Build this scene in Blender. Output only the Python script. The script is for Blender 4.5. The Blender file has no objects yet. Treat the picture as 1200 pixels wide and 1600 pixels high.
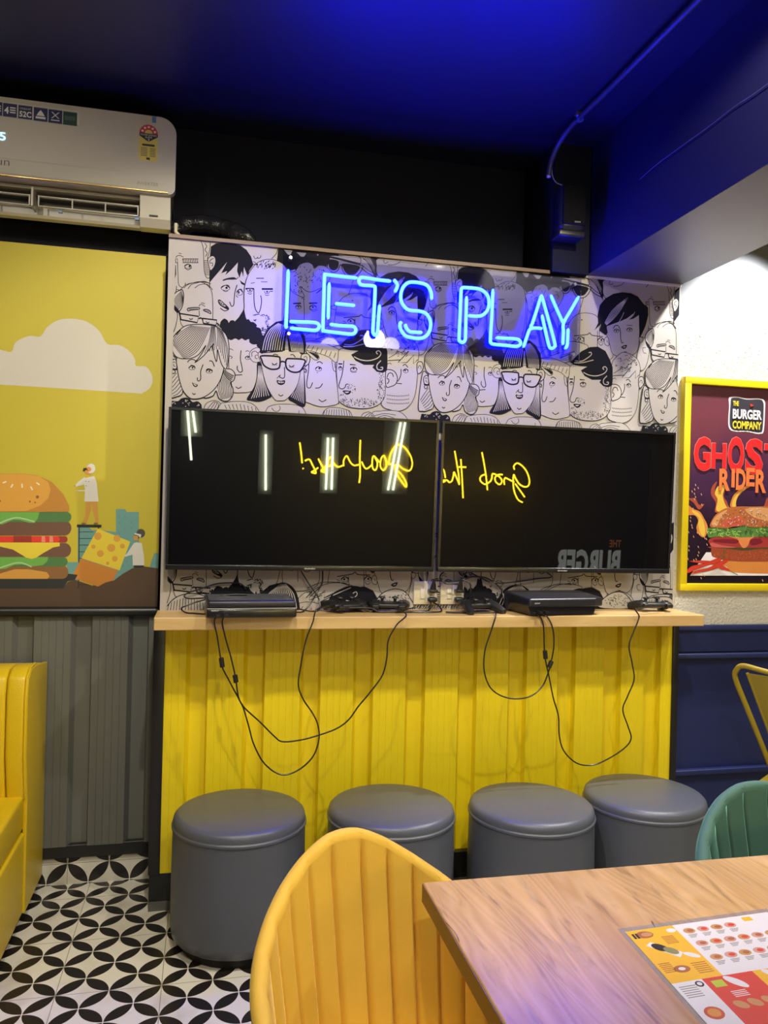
import bpy, bmesh, math, random
from math import sin, cos, pi, radians, sqrt, atan2, hypot
from mathutils import Vector, Matrix
from mathutils.geometry import tessellate_polygon
random.seed(7)
scene = bpy.context.scene
COL = scene.collection

# ------------------------------------------------------------------ camera
FPX = 1240.44
YAW, PITCH, ROLL = 0.2202, 0.0003, 0.02462
CAM = Vector((0.153, -2.929, 1.435))
_f = Vector((sin(YAW), cos(YAW), 0)); _r = Vector((cos(YAW), -sin(YAW), 0)); _u = Vector((0, 0, 1))
_f, _u = _f*cos(PITCH)+_u*sin(PITCH), _u*cos(PITCH)-_f*sin(PITCH)
_r, _u = _r*cos(ROLL)+_u*sin(ROLL), _u*cos(ROLL)-_r*sin(ROLL)
cam_data = bpy.data.cameras.new('camera'); cam = bpy.data.objects.new('camera', cam_data); COL.objects.link(cam)
cam_data.sensor_fit = 'VERTICAL'; cam_data.sensor_height = 36.0; cam_data.lens = 36.0*FPX/1600.0
cam_data.clip_start = 0.05; cam_data.clip_end = 60
M = Matrix((_r, _u, -_f)).transposed().to_4x4(); M.translation = CAM
cam.matrix_world = M
scene.camera = cam

# ------------------------------------------------------------------ world, light, exposure
w = bpy.data.worlds.new('world'); scene.world = w; w.use_nodes = True
w.node_tree.nodes['Background'].inputs[0].default_value = (0.9, 0.95, 1.0, 1)
w.node_tree.nodes['Background'].inputs[1].default_value = 0.0
vs = scene.view_settings
scene.display_settings.display_device = 'sRGB'
vs.view_transform = 'Standard'; vs.look = 'None'; vs.gamma = 1; vs.use_curve_mapping = False
vs.exposure = 0.0
scene.cycles.max_bounces = 7; scene.cycles.diffuse_bounces = 4; scene.cycles.glossy_bounces = 4
scene.cycles.transparent_max_bounces = 12; scene.cycles.sample_clamp_indirect = 6
scene.cycles.caustics_reflective = False; scene.cycles.caustics_refractive = False
scene.cycles.use_denoising = True

WARM = (1.0, 0.915, 0.75); NEUT = (1.0, 0.93, 0.82)
def spot(name, loc, target, watts, deg, col=WARM, blend=0.4, rad=0.04):
    d = bpy.data.lights.new(name, 'SPOT'); d.energy = watts; d.color = col
    d.spot_size = radians(deg); d.spot_blend = blend; d.shadow_soft_size = rad
    o = bpy.data.objects.new(name, d); COL.objects.link(o); o.location = loc
    o.rotation_euler = (Vector(target)-Vector(loc)).to_track_quat('-Z', 'Y').to_euler()
    return o
def area(name, loc, target, watts, sx, sy, col=NEUT):
    d = bpy.data.lights.new(name, 'AREA'); d.energy = watts; d.color = col; d.shape = 'RECTANGLE'; d.size = sx; d.size_y = sy
    o = bpy.data.objects.new(name, d); COL.objects.link(o); o.location = loc
    o.rotation_euler = (Vector(target)-Vector(loc)).to_track_quat('-Z', 'Y').to_euler()
    return o
spot('downlight_or_fill_lamp', (0.20, -1.58, 2.88), (0.35, 0.0, 0.65), 100, 100, WARM, 0.4, 0.025)
spot('downlight_or_fill_lamp', (1.42, -1.50, 2.88), (1.30, 0.0, 0.65), 92, 100, WARM, 0.4, 0.025)
spot('downlight_or_fill_lamp', (-0.85, -1.9, 2.86), (-0.8, 0.0, 0.9), 40, 100)
spot('downlight_or_fill_lamp', (2.34, -0.27, 2.87), (2.36, -0.22, 0.0), 190, 83, (1.0, 0.97, 0.93), 0.22, 0.03)
spot('downlight_or_fill_lamp', (2.9, -1.9, 2.86), (2.6, -1.2, 0.7), 70, 110)
spot('downlight_or_fill_lamp', (0.3, -3.3, 2.86), (0.6, -1.6, 0.6), 75, 110)  # added fill spot behind the camera, not a known downlight
area('rear_fill_lamp', (1.2, -4.5, 2.85), (1.2, -3.9, 0.0), 24, 2.4, 0.3, NEUT)  # added soft fill over the rear room, no such panel known

# ------------------------------------------------------------------ helpers
def ray(u, v): return _f + _r*((u-600)/FPX) - _u*((v-800)/FPX)
def atY(u, v, Y=0.0):
    k = ray(u, v); return CAM + k*((Y-CAM.y)/k.y)
def atZ(u, v, Z):
    k = ray(u, v); return CAM + k*((Z-CAM.z)/k.z)
def mirror(u, v, tilt, Yb, y0=-0.085):
    k = ray(u, v); p = CAM + k*((y0-CAM.y)/k.y); n = Vector((0, -cos(tilt), -sin(tilt)))
    k2 = k - n*(2*k.dot(n)); return p + k2*((Yb-p.y)/k2.y)
def lin(h):
    h = h.lstrip('#'); o = []
    for i in (0, 2, 4):
        c = int(h[i:i+2], 16)/255; o.append(c/12.92 if c <= 0.04045 else ((c+0.055)/1.055)**2.4)
    return (o[0], o[1], o[2], 1)
MATS = {}
def mat(name, col, rough=0.5, metal=0.0, emit=None, es=0.0, spec=0.5, noise=0.0, nscale=20, bump=0.0, bscale=60, coat=0.0, sheen=0.0, stretch=None):
    if name in MATS: return MATS[name]
    m = bpy.data.materials.new(name); m.use_nodes = True; nt = m.node_tree; b = nt.nodes['Principled BSDF']
    if isinstance(col, str): col = lin(col)
    elif len(col) == 3: col = (*col, 1)
    b.inputs['Base Color'].default_value = col; b.inputs['Roughness'].default_value = rough
    b.inputs['Metallic'].default_value = metal; b.inputs['Specular IOR Level'].default_value = spec
    if coat: b.inputs['Coat Weight'].default_value = coat; b.inputs['Coat Roughness'].default_value = 0.08
    if sheen: b.inputs['Sheen Weight'].default_value = sheen; b.inputs['Sheen Roughness'].default_value = 0.35
    if emit is not None:
        b.inputs['Emission Color'].default_value = (*emit[:3], 1); b.inputs['Emission Strength'].default_value = es
    if noise or bump:
        tc = nt.nodes.new('ShaderNodeTexCoord'); mp = nt.nodes.new('ShaderNodeMapping'); nt.links.new(tc.outputs['Object'], mp.inputs[0])
        if stretch: mp.inputs['Scale'].default_value = stretch
    if noise:
        n = nt.nodes.new('ShaderNodeTexNoise'); n.inputs['Scale'].default_value = nscale; n.inputs['Detail'].default_value = 4
        nt.links.new(mp.outputs[0], n.inputs['Vector'])
        mx = nt.nodes.new('ShaderNodeMix'); mx.data_type = 'RGBA'; nt.links.new(n.outputs['Fac'], mx.inputs['Factor'])
        mx.inputs['A'].default_value = tuple(c*(1-noise) for c in col[:3])+(1,); mx.inputs['B'].default_value = tuple(min(1, c*(1+noise)) for c in col[:3])+(1,)
        nt.links.new(mx.outputs['Result'], b.inputs['Base Color'])
    if bump:
        n = nt.nodes.new('ShaderNodeTexNoise'); n.inputs['Scale'].default_value = bscale; n.inputs['Detail'].default_value = 3
        nt.links.new(mp.outputs[0], n.inputs['Vector'])
        bp = nt.nodes.new('ShaderNodeBump'); bp.inputs['Strength'].default_value = bump; bp.inputs['Distance'].default_value = 0.01
        nt.links.new(n.outputs['Fac'], bp.inputs['Height']); nt.links.new(bp.outputs[0], b.inputs['Normal'])
    MATS[name] = m; return m

class MB:
    def __init__(s): s.v = []; s.f = []; s.m = []; s.mats = []; s.sm = []
    def mi(s, m):
        if m not in s.mats: s.mats.append(m)
        return s.mats.index(m)
    def add(s, vs, fs, m, smooth=False):
        o = len(s.v); i = s.mi(m); s.v.extend(tuple(p) for p in vs)
        for f in fs: s.f.append(tuple(o+k for k in f)); s.m.append(i); s.sm.append(smooth)
        return s
    def box(s, x0, x1, y0, y1, z0, z1, m, bev=0.0):
        if bev <= 0:
            return s.add([(x, y, z) for z in (z0, z1) for y in (y0, y1) for x in (x0, x1)],
                  [(0, 2, 3, 1), (4, 5, 7, 6), (0, 1, 5, 4), (2, 6, 7, 3), (0, 4, 6, 2), (1, 3, 7, 5)], m)
        bm = bmesh.new(); bmesh.ops.create_cube(bm, size=1)
        for v in bm.verts: v.co = Vector(((x0+x1)/2+v.co.x*(x1-x0), (y0+y1)/2+v.co.y*(y1-y0), (z0+z1)/2+v.co.z*(z1-z0)))
        bmesh.ops.bevel(bm, geom=bm.edges[:], offset=bev, segments=3, affect='EDGES', profile=0.5)
        s.addbm(bm, m, True); return s
    def addbm(s, bm, m, smooth=False, mtx=None):
        bm.verts.ensure_lookup_table(); bm.verts.index_update()
        s.add([(mtx @ v.co if mtx else v.co) for v in bm.verts], [[v.index for v in f.verts] for f in bm.faces], m, smooth); bm.free()
    def tube(s, pts, r, m, n=8, closed=False, caps=True):
        pts = [Vector(p) for p in pts]; N = len(pts); rs = r if isinstance(r, (list, tuple)) else [r]*N
        vs = []; up = None
        for i, p in enumerate(pts):
            a = pts[(i-1) % N] if (closed or i > 0) else p; b = pts[(i+1) % N] if (closed or i < N-1) else p
            t = (b-a).normalized() if (b-a).length > 1e-9 else Vector((0, 0, 1))
            if up is None: up = t.orthogonal().normalized()
            up = (up - t*up.dot(t)); up = up.normalized() if up.length > 1e-6 else t.orthogonal().normalized()
            q = t.cross(up)
            for k in range(n):
                an = 2*pi*k/n; vs.append(p + (up*cos(an)+q*sin(an))*rs[i])
        fs = []
        for i in range(N if closed else N-1):
            j = (i+1) % N
            for k in range(n):
                l = (k+1) % n; fs.append((i*n+k, i*n+l, j*n+l, j*n+k))
        if caps and not closed: fs.append(tuple(range(n))[::-1]); fs.append(tuple((N-1)*n+k for k in range(n)))
        return s.add(vs, fs, m, True)
    def lathe(s, prof, m, c=(0, 0, 0), n=40, smooth=True, caps=True):
        vs = []; N = len(prof)
        for r, z in prof:
            for k in range(n): a = 2*pi*k/n; vs.append((c[0]+r*cos(a), c[1]+r*sin(a), c[2]+z))
        fs = [(i*n+k, i*n+(k+1) % n, (i+1)*n+(k+1) % n, (i+1)*n+k) for i in range(N-1) for k in range(n)]
        if caps: fs.append(tuple(range(n))[::-1]); fs.append(tuple((N-1)*n+k for k in range(n)))
        return s.add(vs, fs, m, smooth)
    def prism(s, poly, m, fn):
        # poly 2D list; fn(x,y,side)->3D point for side 0/1
        n = len(poly); vs = [fn(x, y, 0) for x, y in poly]+[fn(x, y, 1) for x, y in poly]
        tri = tessellate_polygon([[Vector((x, y, 0)) for x, y in poly]])
        fs = [tuple(t) for t in tri]+[tuple(k+n for k in t)[::-1] for t in tri]+[(i, (i+1) % n, (i+1) % n+n, i+n) for i in range(n)]
        return s.add(vs, fs, m)
    def ball(s, c, r, m, sc=(1, 1, 1), seg=16):
        bm = bmesh.new(); bmesh.ops.create_uvsphere(bm, u_segments=seg, v_segments=max(6, seg//2), radius=r)
        for v in bm.verts: v.co = Vector((c[0]+v.co.x*sc[0], c[1]+v.co.y*sc[1], c[2]+v.co.z*sc[2]))
        s.addbm(bm, m, True); return s
    def build(s, name, parent=None, loc=None, rotz=None, fixn=False):
        me = bpy.data.meshes.new(name); me.from_pydata(s.v, [], s.f)
        for m in s.mats: me.materials.append(m)
        me.polygons.foreach_set('material_index', s.m); me.polygons.foreach_set('use_smooth', s.sm)
        if fixn:
            bm = bmesh.new(); bm.from_mesh(me); bmesh.ops.recalc_face_normals(bm, faces=bm.faces[:]); bm.to_mesh(me); bm.free()
        me.update(); o = bpy.data.objects.new(name, me); COL.objects.link(o)
        if parent: o.parent = parent
        if loc: o.location = loc
        if rotz is not None: o.rotation_euler.z = rotz
        if any(s.sm): 
            try: me.set_sharp_from_angle(angle=radians(38))
            except Exception: pass
        return o
def tag(o, label=None, cat=None, group=None, kind=None):
    if label: o['label'] = label
    if cat: o['category'] = cat
    if group: o['group'] = group
    if kind: o['kind'] = kind
    return o
def thing(name, label, cat, loc=(0, 0, 0), rotz=0.0, group=None):
    o = bpy.data.objects.new(name, None); COL.objects.link(o); o.location = loc; o.rotation_euler.z = rotz
    o.empty_display_size = 0.05
    return tag(o, label, cat, group)
def struct(o): o['kind'] = 'structure'; return o
def copy_tree(o, label, loc, rotz=None):
    def cp(a, par):
        c = a.copy(); COL.objects.link(c)
        if par: c.parent = par
        for ch in [k for k in bpy.data.objects if k.parent == a]: cp(ch, c)
        return c
    r = cp(o, None); r.location = loc
    if rotz is not None: r.rotation_euler.z = rotz
    if label: r['label'] = label
    return r
def cr(pts, n=6, closed=False):
    # Catmull-Rom through points of any dimension
    N = len(pts); out = []
    if N < 3: return [tuple(p) for p in pts]
    g = (lambda i: pts[i % N]) if closed else (lambda i: pts[max(0, min(N-1, i))])
    for i in range(N if closed else N-1):
        p0, p1, p2, p3 = g(i-1), g(i), g(i+1), g(i+2)
        for k in range(n):
            t = k/n
            out.append(tuple(0.5*(2*b+(c-a)*t+(2*a-5*b+4*c-d)*t*t+(3*b-a-3*c+d)*t**3) for a, b, c, d in zip(p0, p1, p2, p3)))
    if not closed: out.append(tuple(pts[-1]))
    return out
def pp(s): return [tuple(float(c) for c in q.split(',')) for q in s.split()]
def clip(poly, x0, x1, z0, z1):
    for ax, lim, sg in ((0, x0, 1), (0, x1, -1), (1, z0, 1), (1, z1, -1)):
        out = []; n = len(poly)
        for i in range(n):
            a, b = poly[i], poly[(i+1) % n]; da = (a[ax]-lim)*sg; db = (b[ax]-lim)*sg
            if da >= 0: out.append(a)
            if (da >= 0) != (db >= 0):
                t = da/(da-db); out.append((a[0]+(b[0]-a[0])*t, a[1]+(b[1]-a[1])*t))
        poly = out
        if len(poly) < 3: return []
    return poly
class Art:
    """flat printed artwork: layered polygons lying on a vertical plane y = const, in wall coordinates (X, Z)"""
    def __init__(s, y, rect, step=0.00002):
        s.mb = MB(); s.y = y; s.rect = rect; s.lay = 0; s.step = step; s.offs = [(0, 0)]; s.cv = {}; s.last = None
    def crop(s, name, ox, oy, sc, dx=0.0, dz=0.0): s.cv[name] = (ox, oy, sc, dx, dz)
    def pt(s, c, p):
        ox, oy, sc, dx, dz = s.cv[c]; q = atY(ox+p[0]/sc, oy+p[1]/sc, s.y); return (q.x+dx, q.z+dz)
    def poly(s, P, m):
        s.lay += 1; s.last = m
        for dx, dz in s.offs:
            Q = clip([(x+dx, z+dz) for x, z in P], *s.rect)
            if len(Q) < 3: continue
            y = s.y - s.lay*s.step
            tri = tessellate_polygon([[Vector((a, b, 0)) for a, b in Q]])
            fs = []
            for t in tri:
                a, b, c = (Q[k] for k in t); ar = (b[0]-a[0])*(c[1]-a[1])-(c[0]-a[0])*(b[1]-a[1])
                fs.append(tuple(t) if ar > 0 else tuple(t)[::-1])
            s.mb.add([(a, y, b) for a, b in Q], fs, m)
    def F(s, c, m, P, sm=True, n=5):
        P = pp(P) if isinstance(P, str) else P
        if sm: P = cr(P, n, True)
        s.poly([s.pt(c, p) for p in P], m)
    def rib(s, Q, wd, m):
        # wd in metres; one quad strip
        if m is not s.last: s.lay += 1; s.last = m
        N = len(Q); L = []; R = []
        for i, p in enumerate(Q):
            a = Q[max(0, i-1)]; b = Q[min(N-1, i+1)]; dx, dz = b[0]-a[0], b[1]-a[1]; l = hypot(dx, dz) or 1
            h = (wd[i] if isinstance(wd, list) else wd)/2
            L.append((p[0]-dz/l*h, p[1]+dx/l*h)); R.append((p[0]+dz/l*h, p[1]-dx/l*h))
        y = s.y - s.lay*s.step
        for ox, oz in s.offs:
            for i in range(N-1):
                q = [(R[i][0]+ox, R[i][1]+oz), (R[i+1][0]+ox, R[i+1][1]+oz), (L[i+1][0]+ox, L[i+1][1]+oz), (L[i][0]+ox, L[i][1]+oz)]
                x0, x1, z0, z1 = s.rect
                if all(a < x0 for a, b in q) or all(a > x1 for a, b in q) or all(b < z0 for a, b in q) or all(b > z1 for a, b in q): continue
                q = clip(q, *s.rect)
                if len(q) >= 3: s.mb.add([(a, y, b) for a, b in q], [tuple(range(len(q)))], m)
    def S(s, c, wd, P, m, sm=True, closed=False, n=5):
        P = pp(P) if isinstance(P, str) else P
        if sm and len(P) > 2: P = cr(P, n, closed)
        if closed: P = list(P)+[P[0]]
        s.rib([s.pt(c, p) for p in P], wd, m)
    def E(s, c, cx, cy, rx, ry, m, wd=0, a0=0, a1=360):
        P = [(cx+rx*cos(radians(a0+(a1-a0)*k/20)), cy+ry*sin(radians(a0+(a1-a0)*k/20))) for k in range(21)]
        if wd: s.rib([s.pt(c, p) for p in P], wd, m)
        else: s.poly([s.pt(c, p) for p in P[:-1]], m)
    def H(s, c, wd, A, B, n, m, t0=0.0, t1=1.0):
        # n strokes blended between curve A and curve B
        A = cr(pp(A), 4); B = cr(pp(B), 4)
        def rs(P, k):
            i = k*(len(P)-1); j = min(int(i), len(P)-2); t = i-j
            return (P[j][0]+(P[j+1][0]-P[j][0])*t, P[j][1]+(P[j+1][1]-P[j][1])*t)
        for q in range(n):
            k = (q+0.5)/n
            P = []
            for e in range(9):
                t = t0+(t1-t0)*e/8; a, b = rs(A, t), rs(B, t); P.append((a[0]+(b[0]-a[0])*k, a[1]+(b[1]-a[1])*k))
            s.rib([s.pt(c, p) for p in P], wd, m)
    def D(s, c, wd, cx, cy, rx, ry, n, ln, ang, m, j=25, ring=0.0):
        for _ in range(n):
            r = sqrt(random.uniform(ring*ring, 1)); a = random.uniform(0, 2*pi); x, y = cx+rx*r*cos(a), cy+ry*r*sin(a)
            t = radians(ang+random.uniform(-j, j)); s.rib([s.pt(c, (x, y)), s.pt(c, (x+ln*cos(t), y+ln*sin(t)))], wd, m)
    def build(s, name, parent): return s.mb.build(name, parent)
def text_mesh(body, m, X0, X1, Z0, Z1, y, depth=0.0, bold=0.0, shear=0.0, mirror=False):
    cu = bpy.data.curves.new('t', 'FONT'); cu.body = body; cu.size = 1; cu.offset = bold; cu.shear = shear; cu.resolution_u = 3
    to = bpy.data.objects.new('t', cu); COL.objects.link(to); bpy.context.view_layer.update()
    me = bpy.data.meshes.new_from_object(to.evaluated_get(bpy.context.evaluated_depsgraph_get()))
    xs = [v.co.x for v in me.vertices]; ys = [v.co.y for v in me.vertices]
    ax, bx, ay, by = min(xs), max(xs), min(ys), max(ys)
    V = [(X0+(v.co.x-ax)/(bx-ax)*(X1-X0), y, Z0+(v.co.y-ay)/(by-ay)*(Z1-Z0)) for v in me.vertices]
    Fc = [tuple(p.vertices) for p in me.polygons]
    bpy.data.objects.remove(to); bpy.data.curves.remove(cu); bpy.data.meshes.remove(me)
    return V, Fc
def add_text(mb, *a, **k):
    m = a[1]; V, Fc = text_mesh(*a, **k); mb.add(V, Fc, m)

# node-maths shorthand
class NX:
    def __init__(s, nt): s.nt = nt
    def __call__(s, op, *a):
        n = s.nt.nodes.new('ShaderNodeMath'); n.operation = op
        for i, x in enumerate(a):
            if isinstance(x, (int, float)): n.inputs[i].default_value = x
            else: s.nt.links.new(x, n.inputs[i])
        return n.outputs[0]
def mixc(nt, fac, a, b):
    mx = nt.nodes.new('ShaderNodeMix'); mx.data_type = 'RGBA'
    for k, x in (('Factor', fac), ('A', a), ('B', b)):
        if isinstance(x, (int, float, tuple)): mx.inputs[k].default_value = x
        else: nt.links.new(x, mx.inputs[k])
    return mx.outputs['Result']
def petal_mat(name, ax, bx, ox, oy, rough=0.28):
    m = bpy.data.materials.new(name); m.use_nodes = True; nt = m.node_tree; b = nt.nodes['Principled BSDF']; X = NX(nt)
    tc = nt.nodes.new('ShaderNodeTexCoord'); sp = nt.nodes.new('ShaderNodeSeparateXYZ'); nt.links.new(tc.outputs['Object'], sp.inputs[0])
    px = X('SUBTRACT', sp.outputs[ax], ox); py = X('SUBTRACT', sp.outputs[bx], oy)
    a = X('DIVIDE', X('ADD', px, py), 0.15); c = X('DIVIDE', X('SUBTRACT', px, py), 0.15)
    fa = X('ABSOLUTE', X('SUBTRACT', X('FRACT', X('ADD', a, 100)), 0.5)); fc = X('ABSOLUTE', X('SUBTRACT', X('FRACT', X('ADD', c, 100)), 0.5))
    mm = X('MAXIMUM', fa, fc); nn = X('MINIMUM', fa, fc)
    om = X('SUBTRACT', 1, mm); d2 = X('ADD', X('MULTIPLY', om, om), X('MULTIPLY', nn, nn))
    blk = X('LESS_THAN', d2, 0.482)
    sx = X('ABSOLUTE', X('SUBTRACT', X('FRACT', X('ADD', X('DIVIDE', px, 0.3), 100.5)), 0.5)); sy = X('ABSOLUTE', X('SUBTRACT', X('FRACT', X('ADD', X('DIVIDE', py, 0.3), 100.5)), 0.5))
    seam = X('LESS_THAN', X('MINIMUM', sx, sy), 0.0035)
    no = nt.nodes.new('ShaderNodeTexNoise'); no.inputs['Scale'].default_value = 7; no.inputs['Detail'].default_value = 6; nt.links.new(tc.outputs['Object'], no.inputs['Vector'])
    dirt = X('SMOOTH_MIN', X('MAXIMUM', X('MULTIPLY', X('SUBTRACT', no.outputs['Fac'], 0.5), 2.2), 0), 1, 0.1)
    white = mixc(nt, dirt, lin('e6e2d8'), lin('a89f8a'))
    col = mixc(nt, blk, white, lin('231f1e')); col = mixc(nt, seam, col, lin('8d8573'))
    nt.links.new(col, b.inputs['Base Color']); b.inputs['Roughness'].default_value = rough
    return m
def wood_mat(name, c1, c2, c3, scale, axis='X', rough=0.35, dark=0.5):
    m = bpy.data.materials.new(name); m.use_nodes = True; nt = m.node_tree; b = nt.nodes['Principled BSDF']; X = NX(nt)
    tc = nt.nodes.new('ShaderNodeTexCoord'); mp = nt.nodes.new('ShaderNodeMapping'); nt.links.new(tc.outputs['Object'], mp.inputs[0])
    mp.inputs['Scale'].default_value = {'X': (scale*0.12, scale, scale), 'Y': (scale, scale*0.16, scale)}[axis]
    n0 = nt.nodes.new('ShaderNodeTexNoise'); n0.inputs['Scale'].default_value = 1.1; n0.inputs['Detail'].default_value = 5; n0.inputs['Distortion'].default_value = 1.6; nt.links.new(mp.outputs[0], n0.inputs['Vector'])
    n1 = nt.nodes.new('ShaderNodeTexNoise'); n1.inputs['Scale'].default_value = 9; n1.inputs['Detail'].default_value = 5; n1.inputs['Distortion'].default_value = 0.6; nt.links.new(mp.outputs[0], n1.inputs['Vector'])
    wv = nt.nodes.new('ShaderNodeTexWave'); wv.bands_direction = 'X' if axis == 'Y' else 'Z'; wv.inputs['Scale'].default_value = 1.6; wv.inputs['Distortion'].default_value = 14; wv.inputs['Detail'].default_value = 3; wv.inputs['Detail Scale'].default_value = 0.8; nt.links.new(mp.outputs[0], wv.inputs['Vector'])
    r0 = nt.nodes.new('ShaderNodeValToRGB'); r0.color_ramp.elements[0].position = 0.32; r0.color_ramp.elements[1].position = 0.68; nt.links.new(n0.outputs['Fac'], r0.inputs[0])
    col = mixc(nt, r0.outputs[0], lin(c2), lin(c1))
    col = mixc(nt, X('MULTIPLY', wv.outputs['Fac'], dark*0.5), col, lin(c2))
    st = X('MULTIPLY', X('MAXIMUM', X('SUBTRACT', n1.outputs['Fac'], 0.56), 0), 4*dark)
    col = mixc(nt, st, col, lin(c3))
    if dark > 0.6:   # swirling figure, fine growth lines and a few dark cracks
        n2 = nt.nodes.new('ShaderNodeTexNoise'); n2.inputs['Scale'].default_value = 0.75; n2.inputs['Detail'].default_value = 2.5; n2.inputs['Distortion'].default_value = 1.1; nt.links.new(mp.outputs[0], n2.inputs['Vector'])
        rg = X('ABSOLUTE', X('SUBTRACT', X('FRACT', X('MULTIPLY', n2.outputs['Fac'], 26)), 0.5))
        col = mixc(nt, X('MULTIPLY', X('SUBTRACT', 0.5, rg), 0.5), col, lin('f0d2a0'))
        ck = X('LESS_THAN', X('ABSOLUTE', X('SUBTRACT', n2.outputs['Fac'], 0.615)), 0.0022); mk = X('GREATER_THAN', n0.outputs['Fac'], 0.5)
        col = mixc(nt, X('MULTIPLY', X('MULTIPLY', ck, mk), 0.8), col, lin('3a2718'))
    nt.links.new(col, b.inputs['Base Color']); b.inputs['Roughness'].default_value = rough
    return m
# ------------------------------------------------------------------ common materials
INK = mat('wallpaper_ink', (0.010, 0.010, 0.014), 0.7, noise=0.1, spec=0.08)
PAPER = mat('wallpaper_paper', (0.39, 0.36, 0.33), 0.55, noise=0.03, nscale=6, spec=0.3)
NAVY = mat('navy_paint', (0.0038, 0.0045, 0.011), 0.75, spec=0.2, noise=0.12, nscale=5, bump=0.05)
CEILM = mat('ceiling_paint', (0.006, 0.006, 0.026), 0.42, noise=0.1, nscale=4)
BEAMM = mat('beam_paint', (0.044, 0.039, 0.050), 0.42, noise=0.05, nscale=5)
GREYW = mat('grey_paint', (0.22, 0.235, 0.26), 0.6, noise=0.05, nscale=5)
BLACK = mat('black_paint', (0.012, 0.012, 0.013), 0.35, noise=0.1)
BLACKM = mat('black_matt', (0.01, 0.01, 0.011), 0.6, noise=0.1)
BLKPL = mat('black_plastic', (0.014, 0.014, 0.016), 0.3, noise=0.1)
TEXW = mat('textured_white', (0.74, 0.72, 0.67), 0.75, bump=0.9, bscale=95, noise=0.03)
BLUEW = mat('blue_wainscot', (0.013, 0.021, 0.10), 0.45, noise=0.06, nscale=6)
YEL = mat('yellow_sheet', (0.84, 0.65, 0.010), 0.42, noise=0.05, nscale=8, stretch=(1, 1, 0.1))
GRY = mat('grey_sheet', (0.135, 0.14, 0.128), 0.45, noise=0.08, nscale=8, stretch=(1, 1, 0.1))
WHITE = mat('white_plastic', (0.72, 0.70, 0.66), 0.35, noise=0.02)
CREAM = mat('back_wall_paint', (0.25, 0.22, 0.20), 0.7, noise=0.05)
STEEL = mat('steel', (0.5, 0.5, 0.5), 0.3, metal=1, noise=0.05)
OAK = wood_mat('oak_shelf', 'd8b880', 'c29e66', '9c7848', 8, 'X', 0.4, 0.25)
TABLE = wood_mat('table_wood', 'dcb070', 'b2884e', '5a3c24', 5.5, 'Y', 0.34, 0.75)

# ------------------------------------------------------------------ the room
FLOOR = petal_mat('floor_tile', 0, 1, -0.2435, -0.1655)
KERB = petal_mat('kerb_tile', 0, 2, -0.326, 0.08)
ZC = 2.90
m_ = MB().box(-2.5, 5.0, -5.3, 0.6, -0.06, 0, FLOOR); struct(m_.build('floor'))
m_ = MB().box(-2.5, 5.0, -5.3, 0.6, ZC, ZC+0.1, CEILM); struct(m_.build('ceiling'))
m_ = MB().box(-2.6, -2.5, -5.3, 0.6, 0, ZC, CREAM); struct(m_.build('wall_left'))
m_ = MB().box(5.0, 5.1, -5.3, 0.6, 0, ZC, CREAM); struct(m_.build('wall_right'))
m_ = MB().box(-2.6, 5.1, -5.4, -5.3, 0, ZC, mat('rear_wall_paint', (0.012, 0.012, 0.016), 0.7, noise=0.1)); struct(m_.build('wall_rear'))
# dark upper wall above the mural and behind the picture wall, with the recess beside the duct
m_ = MB().box(-2.5, 1.444, 0.25, 0.6, 2.402, ZC, NAVY).box(-2.5, 0.0, 0.262, 0.6, 0, 2.402, NAVY).box(1.444, 1.62, 0.42, 0.6, 2.3, ZC, NAVY)
struct(m_.build('wall_back'))
# projecting wall that carries the wallpaper
WX = 2.036; ZT = 2.392
m_ = MB().box(0, WX, 0, 0.6, 1.03, ZT, PAPER).box(0.0, WX, 0.03, 0.6, 0, 1.03, BLACKM)
wc = struct(m_.build('wall_centre'))
# white textured wall on the right, grey paint above, blue wainscot below
m_ = MB().box(WX, 5.0, 0.02, 0.6, 0.985, 2.278, TEXW).box(WX, 5.0, 0.026, 0.6, 2.278, ZC, GREYW).box(WX, 5.0, 0.035, 0.6, 0, 0.985, BLUEW)
wr = struct(m_.build('wall_far_right'))
m_ = MB(); m_.box(WX, 5.0, 0.008, 0.035, 0.975, 0.998, BLUEW, 0.003).box(WX, 5.0, 0.022, 0.036, 0.885, 0.975, BLUEW).box(WX, 5.0, 0.006, 0.035, 0.857, 0.878, BLUEW, 0.004).box(WX, 5.0, 0.006, 0.035, 0.372, 0.394, BLUEW, 0.004).box(WX, 5.0, 0.02, 0.035, 0.0, 0.10, BLUEW)
struct(m_.build('trim_1'))
# beam running towards the camera, its side's shade put in as darker colour
m_ = MB().box(1.616, WX+0.002, -5.3, 0.0, 2.402, ZC, BEAMM).box(1.612, 1.616, -5.3, 0.0, 2.402, ZC, CEILM); struct(m_.build('trim_2'))
# duct board the speaker hangs on
m_ = MB().box(1.452, 1.607, -0.035, 0.4, 2.395, ZC, NAVY, 0.002); struct(m_.build('trim_3'))
# wood edging along the top of the wallpaper
m_ = MB().box(0.0, 1.452, -0.012, 0.01, ZT, ZT+0.013, mat('wood_edge', lin('6e5644'), 0.5, noise=0.25, nscale=30, stretch=(0.1, 1, 1)))
struct(m_.build('trim_4'))
m_ = MB().box(1.612, WX, -0.008, 0.01, ZT, ZT+0.009, WHITE); struct(m_.build('trim_5'))
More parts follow.
